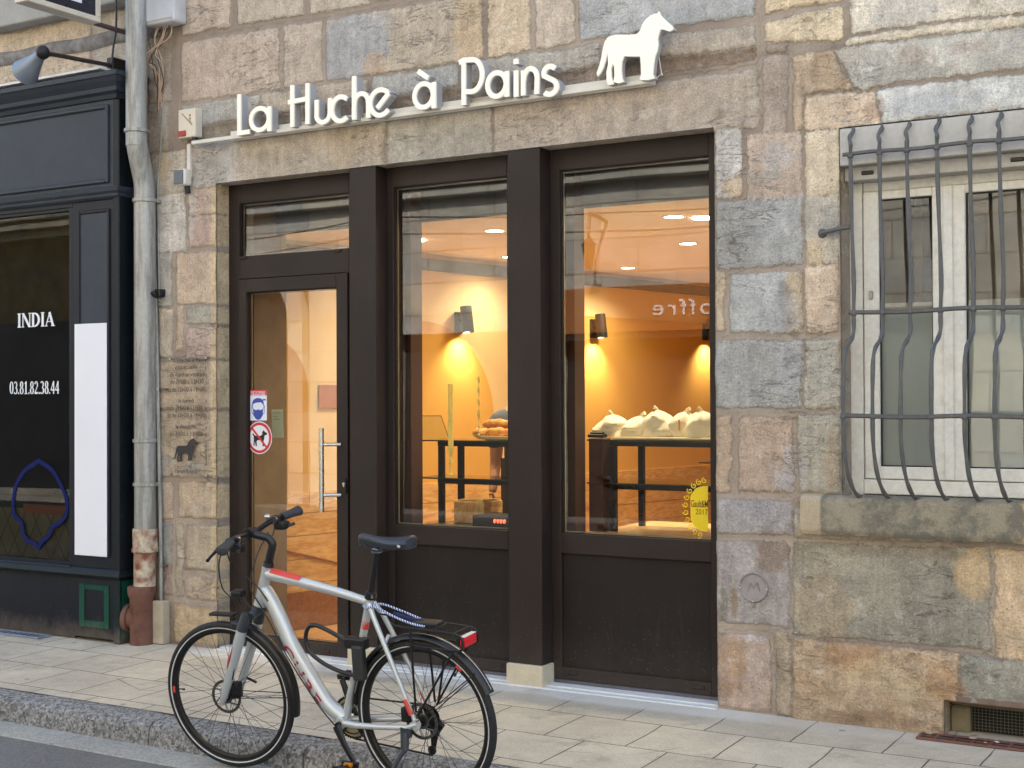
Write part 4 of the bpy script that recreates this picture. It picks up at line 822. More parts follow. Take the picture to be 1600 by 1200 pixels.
    MB().sphere(hc+Vector((0, -.088, -.052)), .02, 1.2, .4, .35, 8).build('mouth', simple('lips', (150, 84, 74), .5), hd, smooth=True)
    m = MB(); m.sphere(hc+Vector((0, .022, .03)), .107, .82, .98, 1.0, 20); m.build('hair', M_HR, T_, smooth=True)
    for sx_, wr in ((1, Vector((.245, -.07, .93))), (-1, Vector((-.245, -.07, .93)))):
        fv = [(wr.x, wr.y, wr.z), (wr.x, wr.y-.008, wr.z-.05)]; fe = [(0, 1)]; fr_ = [(.018, .026), (.014, .034)]
        for k in range(4):
            s0_ = len(fv); yo_ = (k-1.5)*.019; L = (.07, .082, .078, .06)[k]; fv += [(wr.x, wr.y-.008+yo_, wr.z-.085), (wr.x-sx_*.008, wr.y-.008+yo_, wr.z-.085-L*.5), (wr.x-sx_*.026, wr.y-.010+yo_, wr.z-.085-L*.85)]; fe += [(1, s0_), (s0_, s0_+1), (s0_+1, s0_+2)]; fr_ += [.0095, .0085, .007]
        s0_ = len(fv); fv += [(wr.x-sx_*.014, wr.y-.045, wr.z-.05), (wr.x-sx_*.02, wr.y-.055, wr.z-.085)]; fe += [(0, s0_), (s0_, s0_+1)]; fr_ += [.011, .008]
        skin('hand', fv, fe, fr_, M_SK, 1)
person()
# ============================================================ neighbouring dark shop front
SY = -.18
def m_oldpaint(name, top, low, chip):
    t = NT(name); v = t.pos(); sx = t.n('ShaderNodeSeparateXYZ'); t.l(v, sx.inputs[0]); n = t.noise(v, 3, 6, .7)
    c = t.scalecol(lin(top), t.mr(n, .3, .7, .85, 1.18)); lowm = t.ss(t.math('ADD', sx.outputs[2], t.math('MULTIPLY', n, .5)), .75, .30)
    c = t.mix(lowm, c, lin(low)); ch = t.noise(t.pos((10, 10, 5)), 5, 8, .75); chm = t.math('MULTIPLY', t.ss(ch, .64, .69), t.mr(sx.outputs[2], 0, 3.6, .7, .25)); c = t.mix(chm, c, lin(chip))
    dust = t.math('MULTIPLY', t.ss(t.math('ADD', sx.outputs[2], t.math('MULTIPLY', t.noise(v, 8, 7, .7), .3)), .3, .12), .55); c = t.mix(dust, c, lin((112, 100, 90)))
    return t.pr(c, .45, 0.0, t.math('ADD', ch, t.noise(v, 60, 3)), .25, .003, Specular_IOR_Level=.25)
M_DK = m_oldpaint('slate_blue_paint', (50, 56, 66), (20, 24, 37), (92, 100, 100)); M_DKB = m_oldpaint('dark_blue_black_paint', (24, 27, 36), (12, 15, 28), (110, 114, 112))
M_GRN = m_oldpaint('dark_green_paint', (14, 62, 50), (12, 70, 54), (130, 134, 122)); M_EDGE = m_oldpaint('corner_green_black', (16, 22, 28), (8, 34, 32), (130, 124, 108))
LS = thing('shop_front', 'slate blue painted timber shop front beside the drainpipe', 'shop front', (-8.2, SY, 0))
Lx = -10.4; Rx = -6.655
m = MB(); m.box(-7.085, Rx, SY, 0.0, .43, 2.86, .003); m.box(Lx, -7.085, SY+.0, 0, 2.835, 2.86); m.build('pilaster', M_DKB, LS)
# fascia
m = MB(); m.box(Lx, Rx-.02, SY-.005, .0, 2.93, 3.53, .003); FA = m.build('fascia', M_DK, LS)
m = rail_frame(Lx, -6.735, 2.965, 3.475, (.03, .03, .028, .028), SY-.022, SY-.0055, .006); m.build('moulding', M_DK, FA)

# mouldings swept along the front and round the corner
def sweep(prof, mat, nm, x1=Rx):     # prof: (out, z)
    m = MB(); path = [(Lx, 0, 0, 1), (x1, 0, 1, 1), (x1, 1, 1, 0)]
    rings = []
    for (x, k, ox, oy) in path:
        rings.append([m.b.verts.new((x+ox*o, (SY-oy*o) if k == 0 else 0.0, z)) for o, z in prof])
    for A, B2 in zip(rings[:-1], rings[1:]):
        for j in range(len(prof)-1): m.b.faces.new((A[j], B2[j], B2[j+1], A[j+1]))
    m.build(nm, mat, LS)
sweep([(0, 3.50), (.02, 3.505), (.03, 3.53), (.055, 3.545), (.06, 3.57), (.085, 3.60), (.10, 3.625), (.11, 3.63), (.11, 3.66), (.0, 3.675)], M_DK, 'cornice', Rx-.02)
sweep([(0, 2.86), (.012, 2.862), (.028, 2.875), (.03, 2.89), (.045, 2.905), (.05, 2.93), (.0, 2.945)], M_DK, 'frieze_moulding', Rx-.01)
sweep([(0, .405), (.02, .41), (.035, .43), (.03, .45), (.012, .47), (0, .475)], M_EDGE, 'ledge_moulding')
m = MB(); m.box(Lx, -6.70, SY-.12, -.02, 3.676, 3.69); m.build('lead_flashing', simple('pale_flashing', (206, 206, 208), .5, 0, .1, 6), LS)
# pilaster panel, white board on it
m = rail_frame(-7.03, -6.735, .56, 2.80, (.022,)*4, SY-.012, SY-.001, .005); m.build('panel_moulding', M_DKB, LS)
m = MB(); m.box(-7.008, -6.757, SY-.0025, SY-.0005, .582, 2.778); m.build('pilaster_panel', M_DK, LS)
m = MB(); m.box(-7.046, -6.75, SY-.018, SY-.0125, .552, 2.06, .001); tag(m.build('white_board', simple('white_board', (226, 228, 236), .5, 0, .02, 2)), 'blank white board on the dark pilaster beside the drainpipe', 'board')
# corner post and lower panel
m = MB(); m.box(Rx-.045, Rx+.012, SY-.012, 0, .0, 3.50, .006); m.build('corner_post', M_EDGE, LS)
m = MB(); m.box(-7.085, Rx-.046, SY-.001, 0, .02, .405, .002); LP = m.build('base_panel', M_DKB, LS)
m = rail_frame(-7.02, -6.745, .085, .365, (.05, .045, .045, .035), SY-.006, SY-.0015, .003); m.build('green_border', M_GRN, LP)
m = MB(); m.box(Rx+.0125, Rx+.016, SY+.01, -.02, .03, .40); m.build('green_cheek', M_GRN, LP)
m = MB(); m.box(Lx, -7.088, SY+.02, 0, .0, .44, .002); m.build('stall_riser', M_DKB, LS)
m = MB(); m.box(Lx, -7.088, SY-.02, SY+.06, .44, .478, .008); m.build('window_ledge', M_DKB, LS)
# window
m = MB(); gx0, gx1, gz0, gz1 = -9.4, -7.122, .50, 2.815; yy = SY+.035
m.box(gx1, -7.086, SY+.004, SY+.06, .478, 2.834, .002); m.box(Lx, gx0, SY+.004, SY+.06, .478, 2.834, .002); m.box(gx0, gx1, SY+.01, SY+.06, .478, gz0); m.box(gx0, gx1, SY+.01, SY+.06, gz1, 2.834); SWN = m.build('shop_window', M_DKB, LS)
M_GL3 = m_glass('dark_shop_glass', 1.38, (.6, .62, .66), .15)
pane(SWN, gx0, gx1, gz0, gz1, yy, M_GL3)
m = MB(); m.box(gx0, gx1, -.035, -.03, gz0, 2.1); m.build('backing', simple('deep_blue_backing', (10, 14, 24), .7, 0, .2, 1), SWN)
m = MB(); m.box(gx0, gx1, -.035, -.03, 2.1, gz1); m.build('curtain', simple('olive_curtain', (70, 60, 22), .8, 0, .5, 3), SWN)
t = NT('lattice_film'); v = t.pos(); sx = t.n('ShaderNodeSeparateXYZ'); t.l(v, sx.inputs[0])
def tri(a): return t.math('ABSOLUTE', t.math('SUBTRACT', t.math('FRACT', a), .5))
d1 = tri(t.math('MULTIPLY', t.math('ADD', sx.outputs[0], t.math('MULTIPLY', sx.outputs[2], .58)), 7.0)); d2 = tri(t.math('MULTIPLY', t.math('SUBTRACT', sx.outputs[0], t.math('MULTIPLY', sx.outputs[2], .58)), 7.0))
e = t.math('MINIMUM', d1, d2); c = t.mix(t.ss(e, .05, .03), lin((98, 88, 58)), lin((52, 46, 34))); c = t.scalecol(c, t.mr(t.noise(v, 3, 4), .3, .7, .6, 1.3)); M_LAT = t.pr(c, .5)
m = MB(); m.box(gx0, gx1, yy+.02, yy+.024, gz0, .83); m.build('lattice_film', M_LAT, SWN)
m = MB(); m.box(-7.62, -7.2, yy+.012, yy+.018, .80, .86); m.build('wooden_strip', simple('brown_menu_edge', (120, 62, 26), .5), SWN)
# ornate blue outline transferred onto the glass
M_BLUE = simple('deep_blue_transfer', (8, 22, 84), .6, 0, .1, Specular_IOR_Level=.15); M_BLUE2 = simple('bright_blue_transfer', (28, 84, 140), .5, 0, .1)
m = MB(); opx = [(33, 815), (35, 824), (36, 835), (44, 845), (55, 850), (60, 855), (66, 845), (76, 837), (82, 822), (88, 820), (98, 812), (104, 800), (104, 780), (94, 756), (82, 735), (66, 724), (60, 720), (54, 725), (40, 734), (30, 748), (24, 762), (20, 785), (22, 805)]
P_ = [fz(px, py, yy-.004) for px, py in opx]; P_ = [(p[0], p[2]) for p in spline([(a, 0, b_) for a, b_ in P_+[P_[0]]], 3)][:-1]
m.stroke(P_, .03, yy-.005, yy-.003, True); m.build('blue_transfer', M_BLUE, SWN)
# serif lettering
M_WT = simple('white_vinyl', (232, 234, 240), .5, 0, .02)
def vtext(body, px0, px1, pyb, pyt, y, mat, name, parent=None, bold=0.0, th=.0015, pyb1=None, wide=None, **kw):
    a = fz(px0, pyb, y); b_ = fz(px1, pyb if pyb1 is None else pyb1, y); c_ = fz(px0, pyt, y); cu = bpy.data.curves.new(name, 'FONT'); cu.body = body; cu.offset = bold; cu.extrude = .001; cu.resolution_u = 3
    o = bpy.data.objects.new(name, cu); C.objects.link(o); dg = bpy.context.evaluated_depsgraph_get(); me = bpy.data.meshes.new_from_object(o.evaluated_get(dg)); bpy.data.objects.remove(o)
    m = MB(); m.b.from_mesh(me); V = m.b.verts; x0 = min(v.co.x for v in V); x1 = max(v.co.x for v in V); y0 = min(v.co.y for v in V) if kw.get('full') else 0; y1 = max(v.co.y for v in V)
    W = b_[0]-a[0]; H = c_[1]-a[1]
    for v in V: v.co = Vector((a[0]+(v.co.x-x0)/(x1-x0)*W, y-(th if v.co.z > 0 else 0), a[1]+(v.co.y-y0)/(y1-y0)*H))
    return m, name, mat, parent
# heavy serif glyphs drawn as strokes in a 0..1 box
def sl(x, y0=0, y1=1, w=.2, ser=.34):
    return [([(x, y0), (x, y1)], w), ([(x-ser/2, y0+.03), (x+ser/2, y0+.03)], .06), ([(x-ser/2, y1-.03), (x+ser/2, y1-.03)], .06)]
def ell(cx, cz, rx, rz, a0, a1, n=20, th=.2, tn=.06):
    P = arc(cx, cz, rx, a0, a1, n, rz); return (P, [tn+(th-tn)*abs(math.cos(R(a0+(a1-a0)*i/n)))**1.3 for i in range(n+1)])
SG = {'I': sl(.2), 'N': sl(.12, w=.08, ser=.24)+sl(.78, w=.08, ser=.24)+[([(.14, .97), (.76, .03)], .19)], 'D': sl(.16)+[ell(.2, .5, .52, .47, 90, -90)],
      'A': [([(.42, .95), (.08, .05)], .07), ([(.40, .98), (.74, .03)], .2), ([(.2, .33), (.62, .33)], .06), ([(-.02, .03), (.22, .03)], .06), ([(.56, .03), (.92, .03)], .06)],
      '0': [ell(.3, .5, .2, .46, 0, 360, 28, .17)], '1': [([(.3, 0), (.3, .98)], .17), ([(.3, .95), (.14, .8)], .06), ([(.1, .03), (.5, .03)], .06)],
      '8': [ell(.3, .73, .16, .23, 0, 360, 22, .15), ell(.3, .26, .2, .24, 0, 360, 22, .16)], '3': [ell(.26, .73, .18, .23, 150, -80, 18, .15), ell(.26, .26, .22, .24, 90, -150, 18, .16)],
      '2': [ell(.29, .70, .18, .26, 165, -30, 16, .15), ([(.45, .58), (.1, .08)], .07), ([(.08, .08), (.52, .08)], .15)], '4': [([(.42, 0), (.42, .98)], .15), ([(.40, .96), (.06, .32)], .06), ([(.04, .30), (.58, .30)], .1)], '.': [([(.1, 0), (.1, .14)], .14)]}
SW_ = {'I': .44, 'N': .94, 'D': .88, 'A': .92, '.': .24}
def serif(word, pA, pB, pC, y, name, label, parent):
    a = fz(*pA, y); b_ = fz(*pB, y); c_ = fz(*pC, y); tot = sum(SW_.get(ch, .62) for ch in word); sx_ = (b_[0]-a[0])/tot; H = c_[1]-a[1]; x = a[0]; m = MB(); d = 0
    for ch in word:
        for pts, w in SG[ch]:
            ww = [q_*(sx_*1.0) for q_ in w] if isinstance(w, list) else (w*sx_ if abs(pts[0][0]-pts[-1][0]) < .5*abs(pts[0][1]-pts[-1][1]) else w*H)
            m.stroke([(x+p[0]*sx_, a[1]+p[1]*H) for p in pts], ww, y-.001-.00025*(d % 5), y); d += 1
        x += SW_.get(ch, .62)*sx_
    return m.build(name, M_WT, parent)
serif('INDIA', (27, 512), (86, 511), (27, 490), yy-.003, 'lettering', '', SWN)
serif('03.81.82.38.44', (15, 616), (93, 611), (15, 596), yy-.003, 'lettering', '', SWN)
# ============================================================ things on the facade
# zinc drainpipe
px0 = -6.527
T_ = thing('drainpipe', 'zinc drainpipe with rusty cast iron foot between the two shops', 'drainpipe', (px0, -.1, 0))
up = spline([(px0+.01, -.16, 9), (px0+.01, -.16, 5), (px0+.01, -.16, 3.35), (px0+.012, -.158, 3.2), (px0+.006, -.12, 3.07), (px0, -.085, 2.96), (px0, -.08, 2.83)], 5)
MB().tube(up, .068, 20).build('upper_pipe', M_ZINC, T_, smooth=True)
MB().tube([(px0, -.08, 2.86), (px0, -.08, .73)], .070, 20).build('lower_pipe', M_ZINC, T_, smooth=True)
for z in (3.28, 2.845, 1.02, 1.30):
    m = MB(); xx = px0 if z < 3 else px0+.01; yy_ = -.08 if z < 3 else -.16
    m.lathe([(.069, -.014), (.079, -.010), (.079, .010), (.069, .014)], (xx, yy_, z), (0, 0, 1), 22, True)
    if z < 3.1 and z != 1.30: m.box(xx+.03, xx+.075, -.06, .0, z-.012, z+.012, .003)
    m.build('clamp' if z < 3 else 'collar', M_ZINC, T_, smooth=True)
m = MB(); m.lathe([(.078, .60), (.080, .60), (.080, .735), (.062, .735)], (px0, -.08, 0), (0, 0, 1), 22); m.lathe([(.082, .585), (.086, .59), (.086, .61), (.082, .615)], (px0, -.08, 0), (0, 0, 1), 22, True)
m.tube([(px0, -.08, .735), (px0-.006, -.08, .33)], [.073, .070], 20); m.build('cast_pipe', M_RUST, T_, smooth=True)
m = MB(); m.lathe([(.076, 0), (.078, .30), (.088, .315), (.092, .345), (.092, .375), (.08, .38), (.07, .38)], (px0-.02, -.09, -.01), (0, 0, 1), 24); m.build('cast_foot', M_RUSTB, T_, smooth=True)
m = MB(); e = Vector((px0-.115, -.1, .16)); m.tube([e+Vector((.09, .01, .01)), e], .075, 16); m.lathe([(.09, -.01), (.095, 0), (.095, .018), (.02, .022)], e, (-1, -.25, .05), 22); m.lathe([(.068, .02), (.072, .028), (.03, .03)], e, (-1, -.25, .05), 22); m.build('inspection_cap', M_RUSTB, T_, smooth=True)
# thin conduit
T_ = thing('conduit_pipe', 'thin grey conduit running up the wall right of the drainpipe', 'pipe', (-6.42, -.03, 0))
MB().tube(spline([(-6.44, -.03, .18), (-6.44, -.03, .6), (-6.46, -.03, 1.4), (-6.475, -.03, 2.0), (-6.50, -.03, 2.6), (-6.5, -.045, 2.87)], 6), [.0115]*31, 8).build('pipe', M_ZINC, T_, smooth=True)
m = MB(); m.box(-6.478, -6.388, -.07, .0, .0, .275, .006); m.build('mortar_foot', simple('cream_mortar_foot', (172, 162, 140), .9, 0, .2, 12, .4, 60), T_)
for z in (.50, 1.63):
    m = MB(); m.lathe([(.012, -.012), (.02, -.01), (.02, .01), (.012, .012)], (-6.44-(z-.5)*.022, -.03, z), (0, 0, 1), 14, True); m.box(-6.44, -6.40, -.035, .0, z-.006, z+.006); m.build('clip', M_ALLOY, T_)
m = MB(); c_ = at(248, 457, 1, -.03); m.box(c_[0]-.03, c_[0]+.035, -.06, .0, c_[2]-.03, c_[2]+.02, .005); m.lathe([(.018, 0), (.018, .03), (.008, .05)], (c_[0]+.005, -.05, c_[2]-.02), (0, -1, .3), 12); tag(m.build('cable_bracket', M_BLACKP), 'small black cable bracket on the wall beside the drainpipe', 'bracket')
# junction box with loose cables at the top
T_ = thing('junction_box', 'pale grey junction box with loose wires beside the top of the drainpipe', 'junction box', (-6.36, -.05, 3.96))
m = MB(); m.box(-6.50, -6.225, -.13, -.003, 3.955, 4.33, .02, seg=3); m.build('box', simple('pale_grey_box', (198, 200, 204), .5), T_, smooth=True); m = MB(); m.box(-6.49, -6.235, -.137, -.13, 3.975, 4.32, .003); m.build('cover', simple('pale_grey_cover', (190, 192, 196), .5), T_)
rr = random.Random(4); M_W1 = simple('cream_wire', (190, 160, 136), .6); M_W2 = simple('dark_wire', (70, 62, 58), .6)
for i in range(8):
    x = -6.46+i*.022; m = MB(); m.tube(spline([(x, -.06, 3.97), (x-.01+rr.uniform(-.02, .02), -.08, 3.87), (-6.44+rr.uniform(-.05, .05), -.06-.01*i, 3.76+rr.uniform(-.04, .04)), (-6.43+rr.uniform(-.05, .05), -.05, 3.66+rr.uniform(-.05, .05)), (-6.46+rr.uniform(-.02, .02), -.015, 3.52+rr.uniform(-.1, .05))], 6), .0035, 5); m.build('wire', M_W1 if i % 3 else M_W2, T_, smooth=True)
m = MB(); m.tube(spline([(-6.43, -.012, 3.5), (-6.455, -.012, 3.2), (-6.48, -.012, 2.95), (-6.478, -.012, 2.7), (-6.47, -.01, 2.2)], 5), .005, 5); m.build('wire', M_ZINC, T_, smooth=True)
# wall lamp on an arm
mx = at(177, 103, 1, -.13); mp_ = Vector((mx[0], -.13, mx[2])); hp = Vector(at(67, 82, 0, mp_.x+.02)) if 0 else Vector(at(67, 82, 1, -.86))
T_ = thing('wall_lamp', 'dark swan arm sign lamp with pale blue shade above the slate fascia', 'wall lamp', mp_)
m = MB(); m.box(mp_.x-.03, mp_.x+.03, -.16, .0, mp_.z-.05, mp_.z+.05, .004); m.build('bracket', M_BLACKM, T_)
MB().tube([mp_, hp], .014, 10).build('arm', simple('brown_arm', (62, 50, 50), .5, .3), T_, smooth=True)
m = MB(); tip = Vector(at(32, 122, 1, -.80)); ax = (tip-hp).normalized(); m.lathe([(.02, -.02), (.03, .0), (.034, .05), (.05, .12), (.085, .235), (.083, .235), (.045, .12), (.02, .02)], hp, ax, 22); m.build('shade', simple('blue_grey_enamel', (126, 136, 152), .35, .3), T_, smooth=True)
m = MB(); m.sphere(hp-Vector((0, 0, .0)), .042, 1, 1, 1, 12); m.build('knuckle', M_BLACKM, T_, smooth=True)
m = MB(); m.tube(spline([mp_+Vector((0.02, -.03, 0)), mp_+Vector((.03, -.03, .1)), mp_+Vector((.05, -.02, .3)), mp_+Vector((.02, -.02, .9))], 5), .007, 6); m.build('cable', M_BLACKP, T_, smooth=True)
# projecting sign box, top left
sx0 = -6.62; A1 = Vector(at(158, 36, 0, sx0)); A2 = Vector(at(42, 12, 0, sx0)); dv = (A2-A1)
T_ = thing('hanging_sign', 'black projecting sign box in a white frame at the top left', 'sign', A1)
zt2 = A1.z+.62; y0_, y1_ = A1.y, A2.y; zb1 = A1.z; sgx = sx0
m = MB(); ya, yb = min(y0_, y1_), max(y0_, y1_)
m.box(sgx-.11, sgx, ya, yb, zb1, zb1+.035, .004); m.box(sgx-.11, sgx, ya, yb, zt2, zt2+.035, .004); m.box(sgx-.11, sgx, ya, ya+.035, zb1+.035, zt2, .004); m.box(sgx-.11, sgx, yb-.035, yb, zb1+.035, zt2, .004); m.build('frame', simple('cream_sign_frame', (206, 198, 184), .5, 0, .15, 8), T_)
m = MB(); m.box(sgx-.10, sgx-.012, ya+.036, yb-.036, zb1+.036, zt2-.001); PN = m.build('panel', simple('navy_panel', (26, 30, 46), .3, 0, .1), T_)
m = MB(); yc = (ya+yb)/2
f2 = lambda x, y, z: Vector((sgx-.012+y, x, z))
hexp = [(yc-.05+.06*math.cos(R(a)), zb1+.14+.05*math.sin(R(a))) for a in range(30, 390, 60)]
for i in range(6): m.prism([hexp[i], hexp[(i+1) % 6], ((hexp[(i+1) % 6][0]-yc+.05)*.8+yc-.05, (hexp[(i+1) % 6][1]-zb1-.14)*.8+zb1+.14), ((hexp[i][0]-yc+.05)*.8+yc-.05, (hexp[i][1]-zb1-.14)*.8+zb1+.14)], .001, .003, f2)
m.prism([(yc+.04, zb1+.09), (yc+.04, zb1+.12), (yc+.14, zb1+.12), (yc+.14, zb1+.09)], .001, .003, f2); m.build('emblem', M_WT, PN)
m = MB(); m.box(sgx-.07, sgx-.03, yb, -.02, zb1-.005, zb1+.015, .002); m.box(sgx-.09, sgx-.01, -.03, .0, zb1-.09, zb1+.12, .004); m.build('bracket', simple('brown_bracket', (92, 70, 70), .6, .2, .2), T_)
# stone string course / sill at the top left
m = MB(); zz = at(0, 42, 1, -.12)[2]; m.box(-9.5, -6.75, -.12, 0, zz, zz+.19, .012, seg=2); m.build('string_course', simple('grey_ledge_stone', (158, 156, 150), .9, 0, .15, 8, .5, 60, obj=False), BL)
m = MB(); zz = at(0, 108, 1, -.04)[2]; m.grid(lambda u, w: Vector((-9.5+(3.05)*u, -.032*math.sin(math.pi*w)**.5-.006*math.sin(u*70+w*5)*math.sin(math.pi*w), zz+.02+.11*w+.006*math.sin(u*31))), 80, 8); m.build('weathered_moulding', simple('black_stained_stone', (120, 116, 112), .95, 0, .5, 14, .8, 40, obj=False), BL, smooth=True)
# alarm siren, sensor, ducts
a = at(278, 172, 1, -.07); b_ = at(305, 213, 1, -.07)
T_ = thing('alarm_siren', 'cream alarm siren box with red lens at the left end of the sign rail', 'alarm', (a[0], -.03, b_[2]))
m = MB(); m.box(a[0], b_[0], -.07, -.002, b_[2], a[2], .008, seg=2); m.build('housing', simple('cream_plastic', (214, 204, 186), .5, 0, .08, 8), T_)
m = MB(); m.box(a[0]+.005, a[0]+.07, -.078, -.070, b_[2]+.01, b_[2]+.045, .002); m.build('lens', simple('red_lens', (150, 26, 36), .3), T_)
m = MB(); cx_ = (a[0]+b_[0])/2
for k in range(3): m.lathe([(.008, 0), (.008, .003)], (cx_+.03, -.0705, a[2]-.045-k*.02), (0, -1, 0), 10)
m.prism([(cx_-.04, a[2]-.03), (cx_-.035, a[2]-.025), (cx_+.05, a[2]-.1), (cx_+.045, a[2]-.108)], -.073, -.0702); m.build('slots', simple('slot_grey', (150, 140, 126), .6), T_)
m = MB(); m.lathe([(.02, 0), (.02, -.025)], (b_[0]-.035, -.035, b_[2]), (0, 0, 1), 12); m.build('gland', M_BLACKP, T_)
d = at(295, 222, 1, -.02); d2 = at(293, 282, 1, -.02); T_ = thing('cable_duct', 'white plastic cable duct dropping from the siren beside the motion sensor', 'cable duct', (d[0], 0, d2[2]))
m = MB(); m.box(d[0]-.015, d[0]+.017, -.026, -.001, d2[2]+.02, b_[2]-.03, .003); m.build('duct', M_WHITE, T_); m = MB(); m.sphere((d[0], -.02, d2[2]+.01), .018, 1, 1, 1, 10); m.build('end_cap', M_BLACKP, T_, smooth=True)
p = at(280, 277, 1, -.09); T_ = thing('motion_sensor', 'small white motion sensor with grey face left of the doorway', 'sensor', (p[0], -.04, p[2]))
m = MB(); m.box(p[0]-.035, p[0]+.045, -.085, -.02, p[2]-.05, p[2]+.055, .012, seg=3); m.build('body', M_WHITE, T_, smooth=True); m = MB(); m.box(p[0]-.045, p[0]+.03, -.094, -.086, p[2]-.042, p[2]+.047, .003, seg=2); m.build('face', simple('slate_face', (84, 92, 102), .4), T_)
m = MB(); m.tube(spline([(p[0], -.03, p[2]-.05), (p[0]+.01, -.02, p[2]-.09), (d[0]-.02, -.02, d2[2]+.02)], 5), .014, 8); m.build('elbow', M_BLACKP, T_, smooth=True)
# ============================================================ the illuminated sign
YF = -.125
def gp(px, py, y=YF): return fz(px, py, y)
base_l = gp(370, 210)
SGN = thing('bakery_sign', 'white illuminated bakery lettering on a rail above the shop windows', 'sign', (-4.5, -.06, 3.2))
r0_ = at(303, 224, 1, -.05); r1_ = at(1022, 128, 1, -.05)
m = MB(); m.box(r0_[0], r1_[0], -.075, -.045, 3.168, 3.192, .003); m.box(r0_[0]+.3, r1_[0], -.045, -.03, 3.164, 3.225, .002); m.build('rail', M_WHITE, SGN)
for x in (-5.6, -5.0, -4.4, -3.8, -3.2): MB().box(x-.01, x+.01, -.03, 0.0, 3.18, 3.20).build('bracket', M_WHITE, SGN)
kst = [0]
SWD = .027
def letter(strokes, w=SWD):
    m = MB(); s_ = MB()
    for st in strokes:
        pts, cl = (st if isinstance(st, tuple) else (st, False)); P = [gp(*p) for p in pts]; k = kst[0] % 3; kst[0] += 1
        m.stroke(P, w, YF-.0015*k, YF+.012, cl); s_.stroke(P, w*1.02, YF+.0125+.0004*k, -.058+.0006*k, cl)
    o = m.build('letter', M_SIGNW, SGN); s_.build('letter_side', M_SIGNS, o)
def parc(cx, cy, rx, ry, a0, a1, n=18, sk=-.125): return [(cx+rx*math.cos(R(a0+(a1-a0)*i/n)), cy-ry*math.sin(R(a0+(a1-a0)*i/n))+sk*(rx*math.cos(R(a0+(a1-a0)*i/n)))) for i in range(n+1)]
letter([[(373, 147), (373, 208), (389, 205.5)]])
letter([(parc(405.5, 186, 14, 17, 0, 352, 22), True), [(420.5, 166), (420.5, 205)]])
letter([[(456, 133), (456, 198)], [(480, 130), (480, 194)], [(450, 160), (480, 154)]])
letter([[(494, 156), (494, 175)]+parc(504, 178, 10.5, 13, 180, 360, 12)[1:]+[(515, 153)]])
letter([parc(532, 170, 14, 19, 48, 312, 18)])
letter([[(553, 119), (553, 187)], [(553, 165)]+parc(564, 160, 10.5, 14, 170, 0, 10)+[(575, 184)]])
letter([parc(594, 160, 16, 20, 38, 320, 20), [(589, 169), (607, 146)]])
letter([(parc(661.5, 149, 14.5, 18.5, 0, 352, 22), True), [(677.5, 128), (677.5, 169)], [(653, 111), (669, 122)]])
letter([[(724, 92), (724, 164)], [(717, 98), (724, 94)]+parc(737, 118, 16, 25, 95, -92, 16)+[(726, 143)]])
letter([(parc(776, 132, 14.5, 18.5, 0, 352, 22), True), [(791.5, 111), (791.5, 151)]])
letter([[(806, 110), (806, 151)], [(806, 92), (806, 100)]])
letter([[(817, 110), (817, 149)], [(817, 128)]+parc(828.5, 124, 10.5, 17, 165, 0, 12)+[(838, 147)]])
letter([parc(859, 114, 9.5, 10.5, 35, 200, 10)+parc(859, 136, 10.5, 11.5, 60, -140, 12)[0:]])
HORSE = [(1318, 68), (1326, 92), (1345, 112), (1370, 135), (1402, 165), (1406, 183), (1380, 196), (1350, 184), (1328, 182), (1318, 205), (1308, 240), (1312, 280), (1305, 318), (1292, 350), (1284, 400), (1278, 462), (1290, 488), (1248, 500), (1198, 498), (1206, 460), (1204, 400), (1200, 352), (1150, 352), (1100, 350), (1085, 385), (1082, 440), (1088, 492), (1098, 510), (1062, 520), (1034, 512), (1040, 470), (1038, 420), (1028, 392), (1018, 430), (1020, 480), (1034, 524), (1000, 532), (990, 505), (990, 450), (1000, 400), (998, 350), (995, 318), (985, 370), (970, 420), (952, 455), (934, 478), (928, 455), (945, 410), (958, 360), (968, 300), (980, 258), (1000, 232), (1040, 218), (1090, 216), (1140, 217), (1180, 212), (1200, 190), (1215, 150), (1235, 122), (1262, 98), (1290, 86), (1308, 84)]
hp_ = [gp(700+x/4, y/4) for x, y in HORSE]
m = MB(); m.prism(hp_, YF, YF+.014); HO = m.build('horse', M_SIGNW, SGN); m = MB(); m.prism([(x*1.0, z) for x, z in hp_], YF+.0145, YF+.045); m.build('horse_side', M_SIGNS, HO)
m = MB(); c0 = gp(1022, 82); m.tube(spline([(c0[0], -.07, c0[1]), (c0[0]+.012, -.06, c0[1]-.1), (c0[0]+.01, -.055, 3.215), (c0[0]-.02, -.055, 3.195)], 5), .003, 5); m.build('wire', M_WHITE, SGN, smooth=True)
